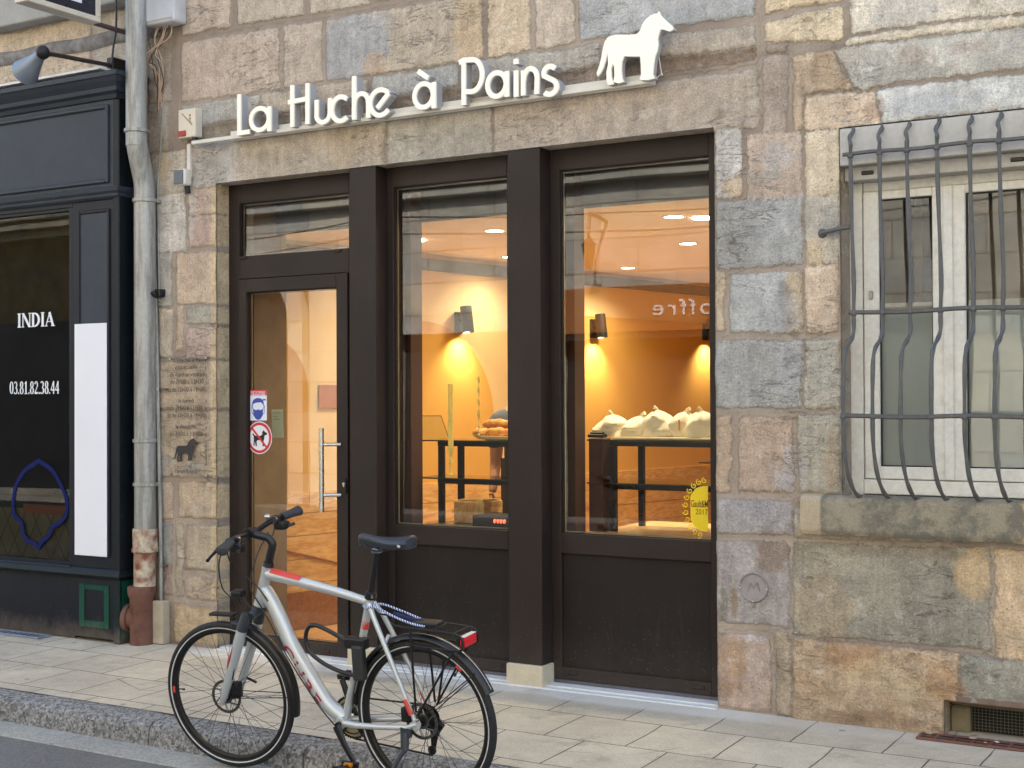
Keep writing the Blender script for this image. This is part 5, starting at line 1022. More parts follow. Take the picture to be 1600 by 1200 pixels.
# ============================================================ opening hours on clear acrylic
T_ = thing('opening_hours_sign', 'clear acrylic opening hours plate with a black horse left of the door', 'sign', (-6.2, -.02, 1.08))
ha = fz(262, 556, -.025); hb = fz(326, 748, -.025)
m = MB(); m.box(ha[0], hb[0], -.026, -.022, hb[1], ha[1]); m.build('acrylic_plate', m_glass('clear_acrylic', 1.12, (.97, .97, .97)), T_)
for (xx, zz) in ((ha[0]+.02, ha[1]-.02), (hb[0]-.02, ha[1]-.02), (ha[0]+.02, hb[1]+.02), (hb[0]-.02, hb[1]+.02)): MB().lathe([(.007, 0), (.007, .02)], (xx, -.008, zz), (0, -1, 0), 12).build('stud', M_STEEL, T_, smooth=True)
M_INK = simple('black_vinyl', (38, 34, 32), .6)
lines = [("L'Huche à Pains", 566, 272, 322), ('vous accueille', 577, 273, 308), ('du mardi au vendredi', 588.5, 266, 320), ('de 7H00 à 13H30', 600, 266, 318), ('et de 15H30 à 19H30', 612, 262, 320), ('le samedi', 629, 279, 303), ('de 7H00 à 13H30', 640.5, 266, 316), ('et de 15H30 à 19H30', 652, 262, 320), ('le dimanche', 669.5, 275, 306), ('de 7H30 à 13H00', 681, 265, 316), ('Fermé le lundi', 739, 274, 308)]
for s, py, xa_, xb_ in lines:
    h_ = 7 if any(ch.isdigit() for ch in s) else 6.4
    r_ = vtext(s, xa_, xb_, py, py-h_, -.0265, M_INK, 'lettering', T_, -.004, .0006); r_[0].build('lettering', M_INK, T_)
hx0 = fz(272, 722, -.0265); hx1 = fz(310, 722, -.0265); hz1 = fz(290, 684, -.0265)[1]; xs_ = [p[0] for p in HORSE]; ys_ = [p[1] for p in HORSE]
hz0 = hx0[1]
m = MB(); m.prism([(hx0[0]+(x-928)/478*(hx1[0]-hx0[0]), hz0+(532-y)/464*(hz1-hz0)) for x, y in HORSE], -.0285, -.0266); m.build('horse', simple('black_horse', (40, 38, 42), .5), T_)
m = MB(); xr = fz(322, 650, -.0265)[0]
for py in (578, 589, 600, 612, 629, 641, 652, 670, 682): z = fz(322, py-2, -.0265)[1]; m.box(xr-.002, xr+.002, -.0275, -.0266, z-.012, z+.012)
m.box(xr-.0022, xr+.0022, -.0275, -.0266, fz(322, 728, -.0265)[1], fz(322, 690, -.0265)[1]); m.build('rule', M_INK, T_)
# round wall medallion
p = at(1177, 918, 1, -.02); T_ = thing('wall_medallion', 'round grey metal boundary disc fixed low on the stone pillar', 'medallion', (p[0], -.01, p[2]))
m = MB(); m.lathe([(.073, .0), (.073, .008), (.069, .011), (.065, .008), (.0, .008)], (p[0], -.008, p[2]), (0, -1, 0), 36); m.build('disc', simple('dull_grey_disc', (150, 144, 142), .65, .2, .15, 20), T_, smooth=True)
m = MB(); m.stroke(arc(p[0], p[2], .069, 15, 165, 20), .003, -.0225, -.0195); m.stroke([(p[0]-.03, p[2]-.02), (p[0]-.015, p[2]+.02), (p[0], p[2]-.005), (p[0]+.02, p[2]+.025), (p[0]+.03, p[2]-.015)], .004, -.0185, -.0155); m.build('relief', M_ALLOY, T_)
for aa in (185, -5, 270):
    m = MB(); m.sphere((p[0]+.068*math.cos(R(aa)), -.019, p[2]+.068*math.sin(R(aa))), .007, 1, 1, 1, 8); m.build('rivet', M_STEEL, T_, smooth=True)
m = MB(); m.box(p[0]-.002, p[0]+.004, -.022, -.015, p[2]-.10, p[2]-.072); m.build('tab', M_STEEL, T_)
# ============================================================ notices on the door and window glass
GY = .1335
a = fz(389, 609, GY); b_ = fz(417, 657, GY); T_ = thing('mask_notice', 'red and white notice with a blue masked face on the door glass', 'notice', ((a[0]+b_[0])/2, GY, b_[1]))
m = MB(); m.box(a[0], b_[0], GY-.0012, GY-.0004, b_[1], a[1]); m.build('sheet', simple('white_notice_paper', (222, 226, 240), .5, 0, .02), T_)
M_RED = simple('signal_red', (196, 40, 56), .5, 0, .03); M_NB = simple('notice_blue', (50, 72, 160), .5, 0, .03)
zr = fz(389, 618, GY)[1]; m = MB(); m.box(a[0], b_[0], GY-.0018, GY-.0013, zr, a[1]); m.build('banner', M_RED, T_)
for (s, ty, tb) in (('PORT DU MASQUE', 611.2, 614), ('OBLIGATOIRE', 614.8, 617.6)):
    r_ = vtext(s, 392, 414.5, tb, ty, GY-.0019, M_WT, 'lettering', T_, .01, .0004); r_[0].build('lettering', M_WT, T_)
cx_ = (a[0]+b_[0])/2+.003; cz_ = fz(403, 640, GY)[1]; s_ = .001
m = MB(); m.prism([(cx_+x*s_, cz_+z*s_) for x, z in ((-46, 18), (-48, 44), (-38, 62), (-14, 72), (14, 72), (38, 62), (47, 44), (46, 18), (38, 34), (24, 46), (-10, 44), (-36, 38))], GY-.0018, GY-.0013); m.prism([(cx_+x*s_, cz_+z*s_) for x, z in ((-42, 6), (-18, -4), (0, 2), (18, -4), (42, 6), (38, -36), (20, -58), (0, -66), (-20, -58), (-38, -36))], GY-.0018, GY-.0013)
for sg in (-1, 1): m.stroke([(cx_+sg*.042, cz_+.006), (cx_+sg*.05, cz_+.022)], .004, GY-.0017, GY-.0013); m.stroke([(cx_+sg*.038, cz_-.03), (cx_+sg*.05, cz_-.02), (cx_+sg*.052, cz_+.03)], .004, GY-.0016, GY-.0013)
m.box(b_[0]-.03, b_[0]-.008, GY-.0018, GY-.0013, zr-.032, zr-.022); m.build('masked_face', M_NB, T_)
p = fz(405.5, 684, GY); r_d = abs(fz(425, 684, GY)[0]-fz(386, 684, GY)[0])/2; rz_ = abs(fz(405, 658.5, GY)[1]-fz(405, 710, GY)[1])/2
T_ = thing('no_dogs_sign', 'round red prohibition sticker with a black dog on the door glass', 'sticker', (p[0], GY, p[1]-r_d))
el = lambda r, n=40: [(p[0]+r*r_d*math.cos(2*math.pi*i/n), p[1]+r*r_d*math.sin(2*math.pi*i/n)) for i in range(n)]
m = MB(); m.prism(el(1.0), GY-.0012, GY-.0004); m.build('disc', simple('white_sticker', (226, 226, 232), .5, 0, .02), T_)
m = MB(); m.stroke(el(.86), .17*r_d, GY-.0018, GY-.0013, True); k_ = .62*r_d; m.build('red_ring', M_RED, T_)
dog = [(-.50, .28), (-.40, .18), (-.28, .12), (.10, .12), (.24, .22), (.22, .34), (.36, .48), (.44, .36), (.62, .30), (.60, .20), (.42, .14), (.38, -.08), (.34, -.18), (.36, -.52), (.26, -.52), (.24, -.2), (.16, -.16), (-.12, -.14), (-.22, -.22), (-.20, -.52), (-.30, -.52), (-.36, -.2), (-.40, -.5), (-.48, -.48), (-.44, -.1), (-.46, .1), (-.56, .22)]
m = MB(); m.prism([(p[0]+x*r_d, p[1]+z*r_d) for x, z in dog], GY-.0018, GY-.0013); m.build('dog', simple('sticker_black', (24, 24, 26), .5), T_)
m = MB(); m.stroke([(p[0]-k_, p[1]+k_), (p[0]+k_, p[1]-k_)], .13*r_d, GY-.0026, GY-.002); m.build('red_bar', M_RED, T_)
a = fz(423, 640, GY); b_ = fz(441, 684, GY); T_ = thing('handwritten_note', 'small pale handwritten note taped right of the mask notice', 'note', ((a[0]+b_[0])/2, GY, b_[1]))
m = MB(); m.grid(lambda u, w: Vector((a[0]+(b_[0]-a[0])*u+.006*w*w, .142+.006*math.sin(u*3)*w, a[1]+(b_[1]-a[1])*w)), 6, 10); m.build('sheet', simple('pale_green_paper', (206, 212, 190), .7, 0, .03), T_, smooth=True)
m = MB(); rr = random.Random(2)
for j, (n_, z0) in enumerate(((7, .018), (4, .042), (6, .058))):
    m.stroke([(a[0]+.015+i*.0105, a[1]-z0-(.006 if i % 2 else 0)*rr.uniform(.4, 1)) for i in range(n_)], .0018, .1385+j*.0001, .139)
m.build('handwriting', M_INK, T_)
# gilt guide award sticker, cut by the frame
T_ = thing('award_sticker', 'yellow scrolled award sticker low on the right shop window', 'sticker', (-2.8, GY, .9)); M_GLD = simple('yellow_vinyl', (226, 196, 24), .5, 0, .04)
R_ = fz(1107, 800, GY)[0]; cpt = fz(1104, 795, GY); L_ = fz(1079, 795, GY)[0]
rzz = abs(fz(1104, 757, GY)[1]-fz(1104, 828, GY)[1])/2; rxx = cpt[0]-L_; m = MB(); zc_ = cpt[1]
pts = [(max(L_-.0, cpt[0]-rxx*1.15*math.sin(math.pi*i/24)**.8*(1+.05*math.cos(i*1.6))), zc_+rzz*math.cos(math.pi*i/24)) for i in range(25)]
m.prism([(R_-.002, pts[0][1])]+pts+[(R_-.002, pts[-1][1])], GY-.0012, GY-.0004); m.build('field', M_GLD, T_)
m = MB()
for i in range(12):
    a_ = R(95+i*15.5); cx2 = cpt[0]+(rxx+.018)*1.1*math.cos(a_); cz2 = zc_+(rzz+.028)*math.sin(a_); r2 = .0165
    if cx2 > R_-.02: continue
    m.stroke([(cx2+r2*(1-.055*j)*math.cos(a_+j*.5), cz2+r2*(1-.055*j)*math.sin(a_+j*.5)) for j in range(16)], .0045, GY-.0013-.0002*(i % 2), GY-.0005)
m.build('scrollwork', M_GLD, T_)
M_BRN = simple('brown_vinyl', (96, 62, 10), .5)
r_ = vtext('Gault&M', 1079.5, 1106, 792, 781, GY-.0018, M_BRN, 'lettering', T_, .012, .0004); r_[0].build('lettering', M_BRN, T_); r_ = vtext('2017', 1087, 1106, 803.5, 795, GY-.0018, M_BRN, 'lettering', T_, 0, .0004); r_[0].build('lettering', M_BRN, T_)
# ============================================================ the far side of the street (seen mirrored in the panes)
OB = thing('facing_building', 'pale stone building across the street mirrored in the shop glass', 'building', (-8, -9.6, 0))
def m_facing():
    t = NT('facing_ashlar'); sp_ = t.pos(); sx = t.n('ShaderNodeSeparateXYZ'); t.l(sp_, sx.inputs[0]); cb = t.n('ShaderNodeCombineXYZ'); t.l(sx.outputs[0], cb.inputs[0]); t.l(sx.outputs[2], cb.inputs[1])
    br = t.n('ShaderNodeTexBrick'); t.l(cb.outputs[0], br.inputs['Vector']); br.inputs['Scale'].default_value = 1; br.inputs['Brick Width'].default_value = 1.1; br.inputs['Row Height'].default_value = .46; br.inputs['Mortar Size'].default_value = .012
    br.inputs['Color1'].default_value = (*lin((190, 182, 166)), 1); br.inputs['Color2'].default_value = (*lin((158, 160, 160)), 1); br.inputs['Mortar'].default_value = (*lin((132, 124, 114)), 1)
    c = t.scalecol(br.outputs['Color'], t.mr(t.noise(sp_, 2.3, 7, .65), .3, .7, .7, 1.25)); return t.pr(c, .9)
M_OP = m_facing(); YO = -9.5
holes = [(-23.5, -16.2, .1, 4.3), (-15.4, -13.2, 0, 3.6), (-11.6, -9.7, 0, 2.5), (-8.9, -6.2, 0, 2.35), (-4.9, -3.5, 0, 2.6), (-2.4, -.6, .9, 2.7), (.6, 2.0, 0, 2.6), (3.4, 5.0, .9, 2.7)]  # leftmost opening is added to darken what the slate shop's pane mirrors
m = MB(); x = -28.0
for (h0_, h1_, hz0_, hz1_) in holes:
    m.box(x, h0_, YO-.4, YO, -.1, 9.6); m.box(h0_, h1_, YO-.4, YO, hz1_, 9.6)
    if hz0_ > 0: m.box(h0_, h1_, YO-.4, YO, -.1, hz0_)
    x = h1_
m.box(x, 9, YO-.4, YO, -.1, 9.6); m.build('wall', M_OP, OB)
m = MB()
for (h0_, h1_, hz0_, hz1_) in holes: m.box(h0_-.05, h1_+.05, YO-.38, YO-.25, hz0_-.1, hz1_+.05)
m.build('window', simple('dark_shop_glazing', (30, 28, 28), .8), OB)
m = MB(); m.box(-28, 9, YO, YO+.16, 4.42, 4.56, .02); m.box(-28, 9, YO, YO+.22, 4.56, 4.66, .02); m.build('string_course', M_OP, OB)
for i, x in enumerate((-17, -13.6, -10.2, -6.8, -3.4, 0, 3.4)):
    m = MB(); m.box(x-.6, x+.6, YO-.02, YO+.012, 5.3, 7.4); m.build('window', simple('upper_glazing', (44, 48, 54), .1) if i == 0 else bpy.data.materials['upper_glazing'], OB)
    rail_frame(x-.75, x+.75, 5.15, 7.55, (.15,)*4, YO, YO+.06, .01).build('window_surround', M_OP, OB)
# arched doorway with lantern
m = MB(); pc = at(415, 378, 1, 9.5); ax_, az_ = -14.3, 2.75
m.stroke([(ax_-.95, 0), (ax_-.95, az_)]+arc(ax_, az_, .95, 180, 0, 18)+[(ax_+.95, 0)], .28, YO, YO+.14); m.build('door_arch', M_OP, OB)
# fascia with shop name, mirrored when seen in the pane
m = MB(); m.box(-9.1, -6.25, YO, YO+.1, 2.42, 3.02, .01); FS = m.build('fascia', simple('brown_fascia', (150, 96, 54), .5), OB)
cu = bpy.data.curves.new('n', 'FONT'); cu.body = 'Joffre'; cu.extrude = .01; cu.space_character = 1.25; o = bpy.data.objects.new('n', cu); C.objects.link(o); me = bpy.data.meshes.new_from_object(o.evaluated_get(bpy.context.evaluated_depsgraph_get())); bpy.data.objects.remove(o)
m = MB(); m.b.from_mesh(me); x1 = max(v.co.x for v in m.b.verts); y1 = max(v.co.y for v in m.b.verts)
for v in m.b.verts: v.co = Vector((-6.46-v.co.x/x1*1.0, YO+.1+(.02 if v.co.z > 0 else 0), 2.62+v.co.y/y1*.20))
m.build('lettering', M_WT, FS)
lt = thing('street_lantern', 'wrought iron wall lantern on the building across the street', 'lantern', (-8.15, YO+.5, 3.3))
m = MB(); m.tube([(-8.15, YO+.02, 3.9), (-8.15, YO+.5, 3.95), (-8.15, YO+.55, 3.75)], .025, 8); m.build('arm', M_BLACKM, lt); m = MB(); m.lathe([(.05, -.2), (.10, .10), (.12, .12), (.03, .2), (.015, .28)], (-8.15, YO+.55, 3.42), (0, 0, 1), 6); m.build('lantern_glass', M_BLACKP, lt)
m = MB()
for z, s_ in ((4.2, 0),): m.tube([(-22+31*i/30, YO+.2+.0*i, z-.0-.25*math.sin(math.pi*((i/30*3+s_) % 1))) for i in range(31)], .009, 5)
tag(m.build('overhead_cable', M_BLACKP), 'thin black cable slung along the facing building', 'cable')
# ============================================================ the bicycle
HB, LB = .0275, .11
tB = Vector((math.cos(HB), math.sin(HB), 0)); n0B = Vector((math.sin(HB), -math.cos(HB), 0)); upB = Vector((0, 0, 1))*math.cos(LB)+n0B*math.sin(LB); yB = -tB.cross(upB)
OB_ = Vector((-3.31436, -1.56579, -.1583)); MBK = Matrix([[tB[i], yB[i], upB[i], OB_[i]] for i in range(3)]+[[0, 0, 0, 1]])
BK = thing('bicycle', 'silver white city bicycle with rear rack parked against the kerb', 'bicycle', mat=MBK)
M_SILV = simple('silver_white_paint', (192, 197, 199), .3, .35, .01, .5, Coat_Weight=.6, Coat_Roughness=.1)
M_REDP = simple('coral_red_paint', (206, 66, 58), .35, 0, .04); M_DRED = simple('dark_red_decal', (150, 24, 44), .4, 0, .04); M_REFL = simple('reflective_stripe', (214, 214, 214), .35, .2, .04)
M_CHAIN = simple('oily_steel', (62, 58, 52), .4, .9, .3, 60); M_DISC = simple('brake_disc_steel', (120, 116, 108), .35, .9, .2, 30); M_SPK = simple('black_spoke', (46, 46, 48), .35, .7)
M_DGREY = simple('slate_fork_plastic', (50, 55, 62), .45)
def ln(name, mat, parent=BK, smooth=True, m=None, **k): return m.build(name, mat, parent, smooth=smooth, local=True, **k)
HC = Vector((0, 0, .352)); FC = Vector((-1.072, 0, .352))
# steering: everything turned about the head axis
h_top = Vector((-.797, 0, .972)); h_bot = Vector((-.858, 0, .792)); hax = (h_top-h_bot).normalized(); ST = Matrix.Translation(h_bot) @ Matrix.Rotation(.10, 4, hax) @ Matrix.Translation(-h_bot)
TR = .350; ID = Matrix()
def wheel(c, M_, label, disc_y, red_ang):
    m = MB(); prof = [(.301, -.011), (.309, -.0125), (.313, -.011), (.3125, .011), (.309, .0125), (.301, .011), (.293, .006), (.293, -.006)]; m.lathe(prof, c, (0, 1, 0), 72, True); m.xf(M_); W = ln('wheel', M_BLACKM, m=m, label=label)
    pr = [(.311+(.0385)*(.5-.5*math.cos(a)) if 0 else .3295+.0195*math.cos(a), .0185*math.sin(a)) for a in [2*math.pi*i/16 for i in range(16)]]
    m = MB(); m.lathe(pr, c, (0, 1, 0), 96, True)
    for v in m.b.verts:
        r = math.hypot(v.co.x-c.x, v.co.z-c.z)
        if r > .3465: k = int(math.atan2(v.co.z-c.z, v.co.x-c.x)*96/(2*math.pi)*1.01); s = 1-.0016*(k % 2); v.co.x = c.x+(v.co.x-c.x)*s; v.co.z = c.z+(v.co.z-c.z)*s
    m.xf(M_); ln('tyre', M_RUBBER, W, m=m)
    for sy in (-1, 1):
        m = MB(); a0 = [2*math.pi*i/96 for i in range(96)]; y_ = sy*.0178
        m.lathe([(.3185, sy*.0162), (.3185, sy*.0182), (.3232, sy*.0192), (.3232, sy*.0172)], c, (0, 1, 0), 96, True); m.xf(M_); ln('reflective_stripe', M_REFL, W, m=m)
    for k in range(32):
        sy = -1 if k % 2 else 1; a = 2*math.pi*k/32+.05; dirn = 1 if (k//2) % 2 else -1; ah = a+dirn*1.15
        hub = c+Vector((.024*math.cos(ah), sy*.026, .024*math.sin(ah))); rim = c+Vector((.296*math.cos(a), sy*.002, .296*math.sin(a)))
        m = MB(); m.tube([hub, rim], .00125, 4, cap=False); m.xf(M_); ln('spoke', M_SPK, W, m=m)
    m = MB(); m.lathe([(.006, -.062), (.011, -.060), (.011, -.034), (.029, -.030), (.029, -.024), (.015, -.018), (.0145, .018), (.029, .024), (.029, .030), (.011, .034), (.011, .06), (.006, .062)], c, (0, 1, 0), 24); m.xf(M_); ln('hub', M_BLACKM, W, m=m)
    # slotted disc with spider arms
    m = MB(); n = 60
    m.lathe([(.066, disc_y-.001), (.080, disc_y-.001), (.080, disc_y+.001), (.066, disc_y+.001)], c, (0, 1, 0), n, True); m.lathe([(.022, disc_y-.002), (.034, disc_y-.002), (.034, disc_y+.002), (.022, disc_y+.002)], c, (0, 1, 0), 30, True)
    for k in range(6):
        a = k*math.pi/3; m.tube([c+Vector((.03*math.cos(a), disc_y, .03*math.sin(a))), c+Vector((.068*math.cos(a+.5), disc_y, .068*math.sin(a+.5)))], .0035, 5)
    m.xf(M_); D = ln('brake_disc', M_DISC, W, m=m); m = MB()
    for k in range(24): a = k*math.pi/12; m.tube([c+Vector((.068*math.cos(a), disc_y-.0014, .068*math.sin(a))), c+Vector((.079*math.cos(a+.09), disc_y-.0014, .079*math.sin(a+.09)))], .0017, 4)
    m.xf(M_); ln('disc_slots', M_BLACKM, D, m=m)
    m = MB(); a = red_ang; q0 = c+Vector((.297*math.cos(a), -.0, .297*math.sin(a))); m.tube([q0, c+Vector((.262*math.cos(a), 0, .262*math.sin(a)))], .003, 8); m.tube([c+Vector((.272*math.cos(a), 0, .272*math.sin(a))), c+Vector((.258*math.cos(a), 0, .258*math.sin(a)))], .005, 8); m.xf(M_); ln('valve', M_BLACKP, W, m=m)
    m = MB()
    for i in range(8):
        a1, a2 = a-.05+i*.0125, a-.05+(i+1)*.0125
        m.quad(*[c+Vector((r*math.cos(t_), y_, r*math.sin(t_))) for r, y_, t_ in ((.302, -.0135, a1), (.314, -.0135, a1), (.314, -.0135, a2), (.302, -.0135, a2))])
    m.xf(M_); ln('rim_decal', M_REDP, W, m=m)
    return W
wheel(FC, ST, 'front wheel with red rim decal', -.030, math.pi-.02); wheel(HC, ID, 'rear wheel under the rack', -.030, R(52))
# frame tubes
def taper(pts, r, n=14, flat=1.0, upv=None): return MB().tube(pts, r, n, flat=flat, upv=upv)
BBc = Vector((-.425, 0, .296)); STt = Vector((-.245, 0, .868))
FRM = ln('frame', M_SILV, m=taper(spline([(-.832, 0, .862), (-.812, 0, .846), (-.755, 0, .745), (-.70, 0, .63), (-.62, 0, .508), (-.52, 0, .372), (BBc.x, 0, BBc.z+.012)], 6), [.026+.009*min(1, i/8) if i < 26 else .035 for i in range(37)], 18, .72, (0, 1, 0)) if 0 else taper(spline([(-.832, 0, .862), (-.812, 0, .846), (-.755, 0, .745), (-.70, 0, .63), (-.62, 0, .508), (-.52, 0, .372), (BBc.x, 0, BBc.z+.012)], 6), [.026+.008*min(1, i/8) for i in range(37)], 18))
ln('head_tube', M_SILV, FRM, m=taper([h_bot+hax*-.004, h_bot+hax*.03, h_top-hax*.03, h_top], [.031, .028, .024, .025], 20))
ln('top_tube', M_SILV, FRM, m=taper([(-.80, 0, .935), (-.70, 0, .922), (-.42, 0, .878), (-.262, 0, .846)], [.027, .025, .020, .018], 16))
ln('seat_tube', M_SILV, FRM, m=taper([BBc, (-.30, 0, .68), STt], [.019, .017, .0185], 16))
ln('bottom_bracket_shell', M_SILV, FRM, m=MB().lathe([(.024, -.042), (.026, -.04), (.026, .04), (.024, .042)], BBc, (0, 1, 0), 24))
for s in (-1, 1):
    ln('chain_stay', M_SILV, FRM, m=taper([(BBc.x+.01, s*.028, BBc.z), (-.33, s*.042, .300), (-.20, s*.056, .312), (-.05, s*.066, .330), (-.005, s*.066, .348)], [.016, .0145, .0125, .012, .009], 12))
    ln('seat_stay', M_SILV, FRM, m=taper([(-.242, s*.016, .838), (-.21, s*.034, .785), (-.10, s*.055, .56), (-.012, s*.066, .366)], [.013, .0115, .0105, .009], 12))
    dcl = MB(); dcl.tube([(-.055, s*.063, .452), (-.025, s*.0665, .388)], .0118, 12); ln('red_decal', M_REDP, FRM, m=dcl)
    m = MB(); m.prism([(-.03, .335), (-.02, .375), (.008, .372), (.018, .35), (.008, .328), (-.01, .322)], s*.066-.004, s*.066+.004); ln('dropout', M_SILV, FRM, m=m)
ln('seat_stay_bridge', M_SILV, FRM, m=taper([(-.155, -.044, .675), (-.165, 0, .70), (-.155, .044, .675)], .009, 10))
# red flash on the top tube, decals on down tube and seat tube
m = MB()
def redf(u, w):
    c = Vector((-.775+.165*u, 0, .934-.024*u-.002*u)); r = .0278-.0018*u; a = R(28+124*w); return c+Vector((.12*r*math.sin(a), r*math.cos(a), r*math.sin(a)))
m.grid(redf, 8, 12); ln('red_flash', M_REDP, FRM, m=m)
m = MB(); m.tube([(-.276, 0, .762), (-.286, 0, .725)], .0176, 14); ln('red_decal', M_REDP, FRM, m=m)
# marks along the down tube
cu = bpy.data.curves.new('n', 'FONT'); cu.body = 'CUBE'; cu.extrude = .002; cu.offset = .012; cu.space_character = 1.15; o = bpy.data.objects.new('n', cu); C.objects.link(o); me = bpy.data.meshes.new_from_object(o.evaluated_get(bpy.context.evaluated_depsgraph_get())); bpy.data.objects.remove(o)
m = MB(); m.b.from_mesh(me); x1 = max(v.co.x for v in m.b.verts); y1 = max(v.co.y for v in m.b.verts); bmesh.ops.triangulate(m.b, faces=m.b.faces)
dp = spline([(-.832, 0, .862), (-.812, 0, .846), (-.755, 0, .745), (-.70, 0, .63), (-.62, 0, .508), (-.52, 0, .372), (BBc.x, 0, BBc.z+.012)], 6)
def dtp(z):
    for i in range(len(dp)-1):
        if dp[i][2] >= z >= dp[i+1][2]: f = (dp[i][2]-z)/(dp[i][2]-dp[i+1][2]); return Vector(dp[i]).lerp(Vector(dp[i+1]), f), (Vector(dp[i+1])-Vector(dp[i])).normalized()
    return Vector(dp[-1]), Vector((0, 0, -1))
for v in m.b.verts:
    s = v.co.x/x1; w = v.co.y/y1; c, d = dtp(.628-.248*s); pn = Vector((-d.z, 0, d.x)); 
    if pn.z < 0: pn = -pn
    h = -.030+.040*w; rr_ = .0345; yv = -math.sqrt(max(0, rr_*rr_-h*h)); v.co = c+pn*h+Vector((0, yv-(.0012 if v.co.z > 0 else 0), 0))
ln('lettering', M_DRED, FRM, m=m, smooth=False)
# fork
def S(m): m.xf(ST); return m
FK = ln('fork', M_DGREY, m=S(MB().tube([h_bot-hax*.006, h_bot-hax*.034], [.032, .030], 18).tube([h_bot-hax*.03+Vector((-.004, -.062, -.012)), h_bot-hax*.03+Vector((0, -.03, 0)), h_bot-hax*.03+Vector((0, .03, 0)), h_bot-hax*.03+Vector((-.004, .062, -.012))], [.018, .022, .022, .018], 12)))
axf = (FC-(h_bot-hax*.03)); 
for s in (-1, 1):
    top = h_bot-hax*.02+Vector((-.03, s*.064, -.012)); bot = FC+Vector((.012, s*.064, .01)); mid = top.lerp(bot, .28)
    ln('leg', M_SILV, FK, m=S(MB().tube([top.lerp(bot, .12), mid, top.lerp(bot, .8), bot, FC+Vector((-.006, s*.06, -.02))], [.0235, .025, .021, .018, .012], 14)), label='white near fork leg with dark red stripe' if s < 0 else None)
    ln('leg_cap', M_DGREY, FK, m=S(MB().tube([top, top.lerp(bot, .08), top.lerp(bot, .19)], [.019, .0235, .0255], 14)))
    if s < 0: ln('red_stripe', M_DRED, FK, m=S(MB().tube([top.lerp(bot, .34)+Vector((-.012, -.0135, 0)), top.lerp(bot, .52)+Vector((-.011, -.0135, 0)), top.lerp(bot, .72)+Vector((-.010, -.011, 0))], [.006, .0105, .005], 8)))
ln('brake_caliper', M_BLACKM, FK, m=S(MB().box(FC.x+.035, FC.x+.085, -.052, -.012, FC.z+.0, FC.z+.075, .008, seg=2).lathe([(.018, -.058), (.018, -.05)], FC+Vector((.06, 0, .045)), (0, 1, 0), 16)))
ln('quick_release', M_BLACKP, FK, m=S(MB().tube(spline([FC+Vector((0, .07, 0)), FC+Vector((.03, .085, .05)), FC+Vector((.09, .085, .035))], 4), .006, 8)))
# stem, bars
sc = h_top+hax*.0
STM = ln('stem', M_BLACKP, m=S(MB().tube([h_top, h_top+hax*.018], [.027, .022], 18).tube(spline([h_top+hax*.015, h_top+hax*.06, h_top+hax*.105, h_top+hax*.125+Vector((-.022, 0, .008)), h_top+hax*.12+Vector((-.06, 0, .022)), h_top+hax*.115+Vector((-.105, 0, .036))], 5), .0185, 16)))
bc = h_top+hax*.118+Vector((-.112, 0, .038)); ln('clamp', M_BLACKM, STM, m=S(MB().tube([bc+Vector((0, -.024, 0)), bc+Vector((0, .024, 0))], .024, 16).box(bc.x-.028, bc.x-.012, -.02, .02, bc.z-.02, bc.z+.02, .004)))
def bpt(s, k):
    return {0: bc, 1: bc+Vector((.0, s*.05, 0)), 2: bc+Vector((.008, s*.12, .012+s*.004)), 3: bc+Vector((.03, s*.20, .018+s*.010)), 4: bc+Vector((.062, s*.315, .016+s*.020))}[k]
HBR = ln('handlebar', M_BLACKM, m=S(MB().tube(spline([bpt(-1, 4), bpt(-1, 3), bpt(-1, 2), bpt(-1, 1), bc, bpt(1, 1), bpt(1, 2), bpt(1, 3), bpt(1, 4)], 4), .0125, 12)))
for s in (-1, 1):
    g0, g1 = bpt(s, 3)+Vector((.004, s*.008, 0)), bpt(s, 4); d = (g1-g0)
    ln('grip', simple('slate_rubber_grip', (48, 50, 54), .6, 0, .1, 20, .3, 90) if s < 0 else bpy.data.materials['slate_rubber_grip'], HBR, m=S(MB().tube([g0, g0+d*.15, g0+d*.5, g0+d*.8, g0+d*.97, g0+d*1.02], [.017, .018, .0185, .021, .023, .015], 14, flat=1.25, upv=(.2, 0, 1))), label='slate grey ergonomic grip')
    k0 = bpt(s, 3)+Vector((0, -s*.012, 0)); ln('brake_lever', M_BLACKM, HBR, m=S(MB().box(k0.x-.03, k0.x+.012, k0.y-.014, k0.y+.014, k0.z-.02, k0.z+.012, .005).tube(spline([k0+Vector((-.025, 0, -.012)), k0+Vector((-.055, s*.03, -.03)), k0+Vector((-.05, s*.09, -.045)), k0+Vector((-.04, s*.135, -.055))], 4), [.009, .009, .009, .008, .008, .008, .008, .007, .007, .007, .007, .007, .008], 8)))
    ln('shifter', M_BLACKP, HBR, m=S(MB().box(k0.x-.015, k0.x+.045, k0.y-s*.01-.022, k0.y-s*.01+.022, k0.z-.052, k0.z-.012, .008, seg=2).tube([k0+Vector((.03, 0, -.04)), k0+Vector((.055, s*.04, -.035))], .008, 8)))
    ln('clamp_ring', M_ALLOY, HBR, m=S(MB().tube([k0+Vector((0, -s*.03, -.001)), k0+Vector((0, -s*.045, -.002))], .0165, 14)))
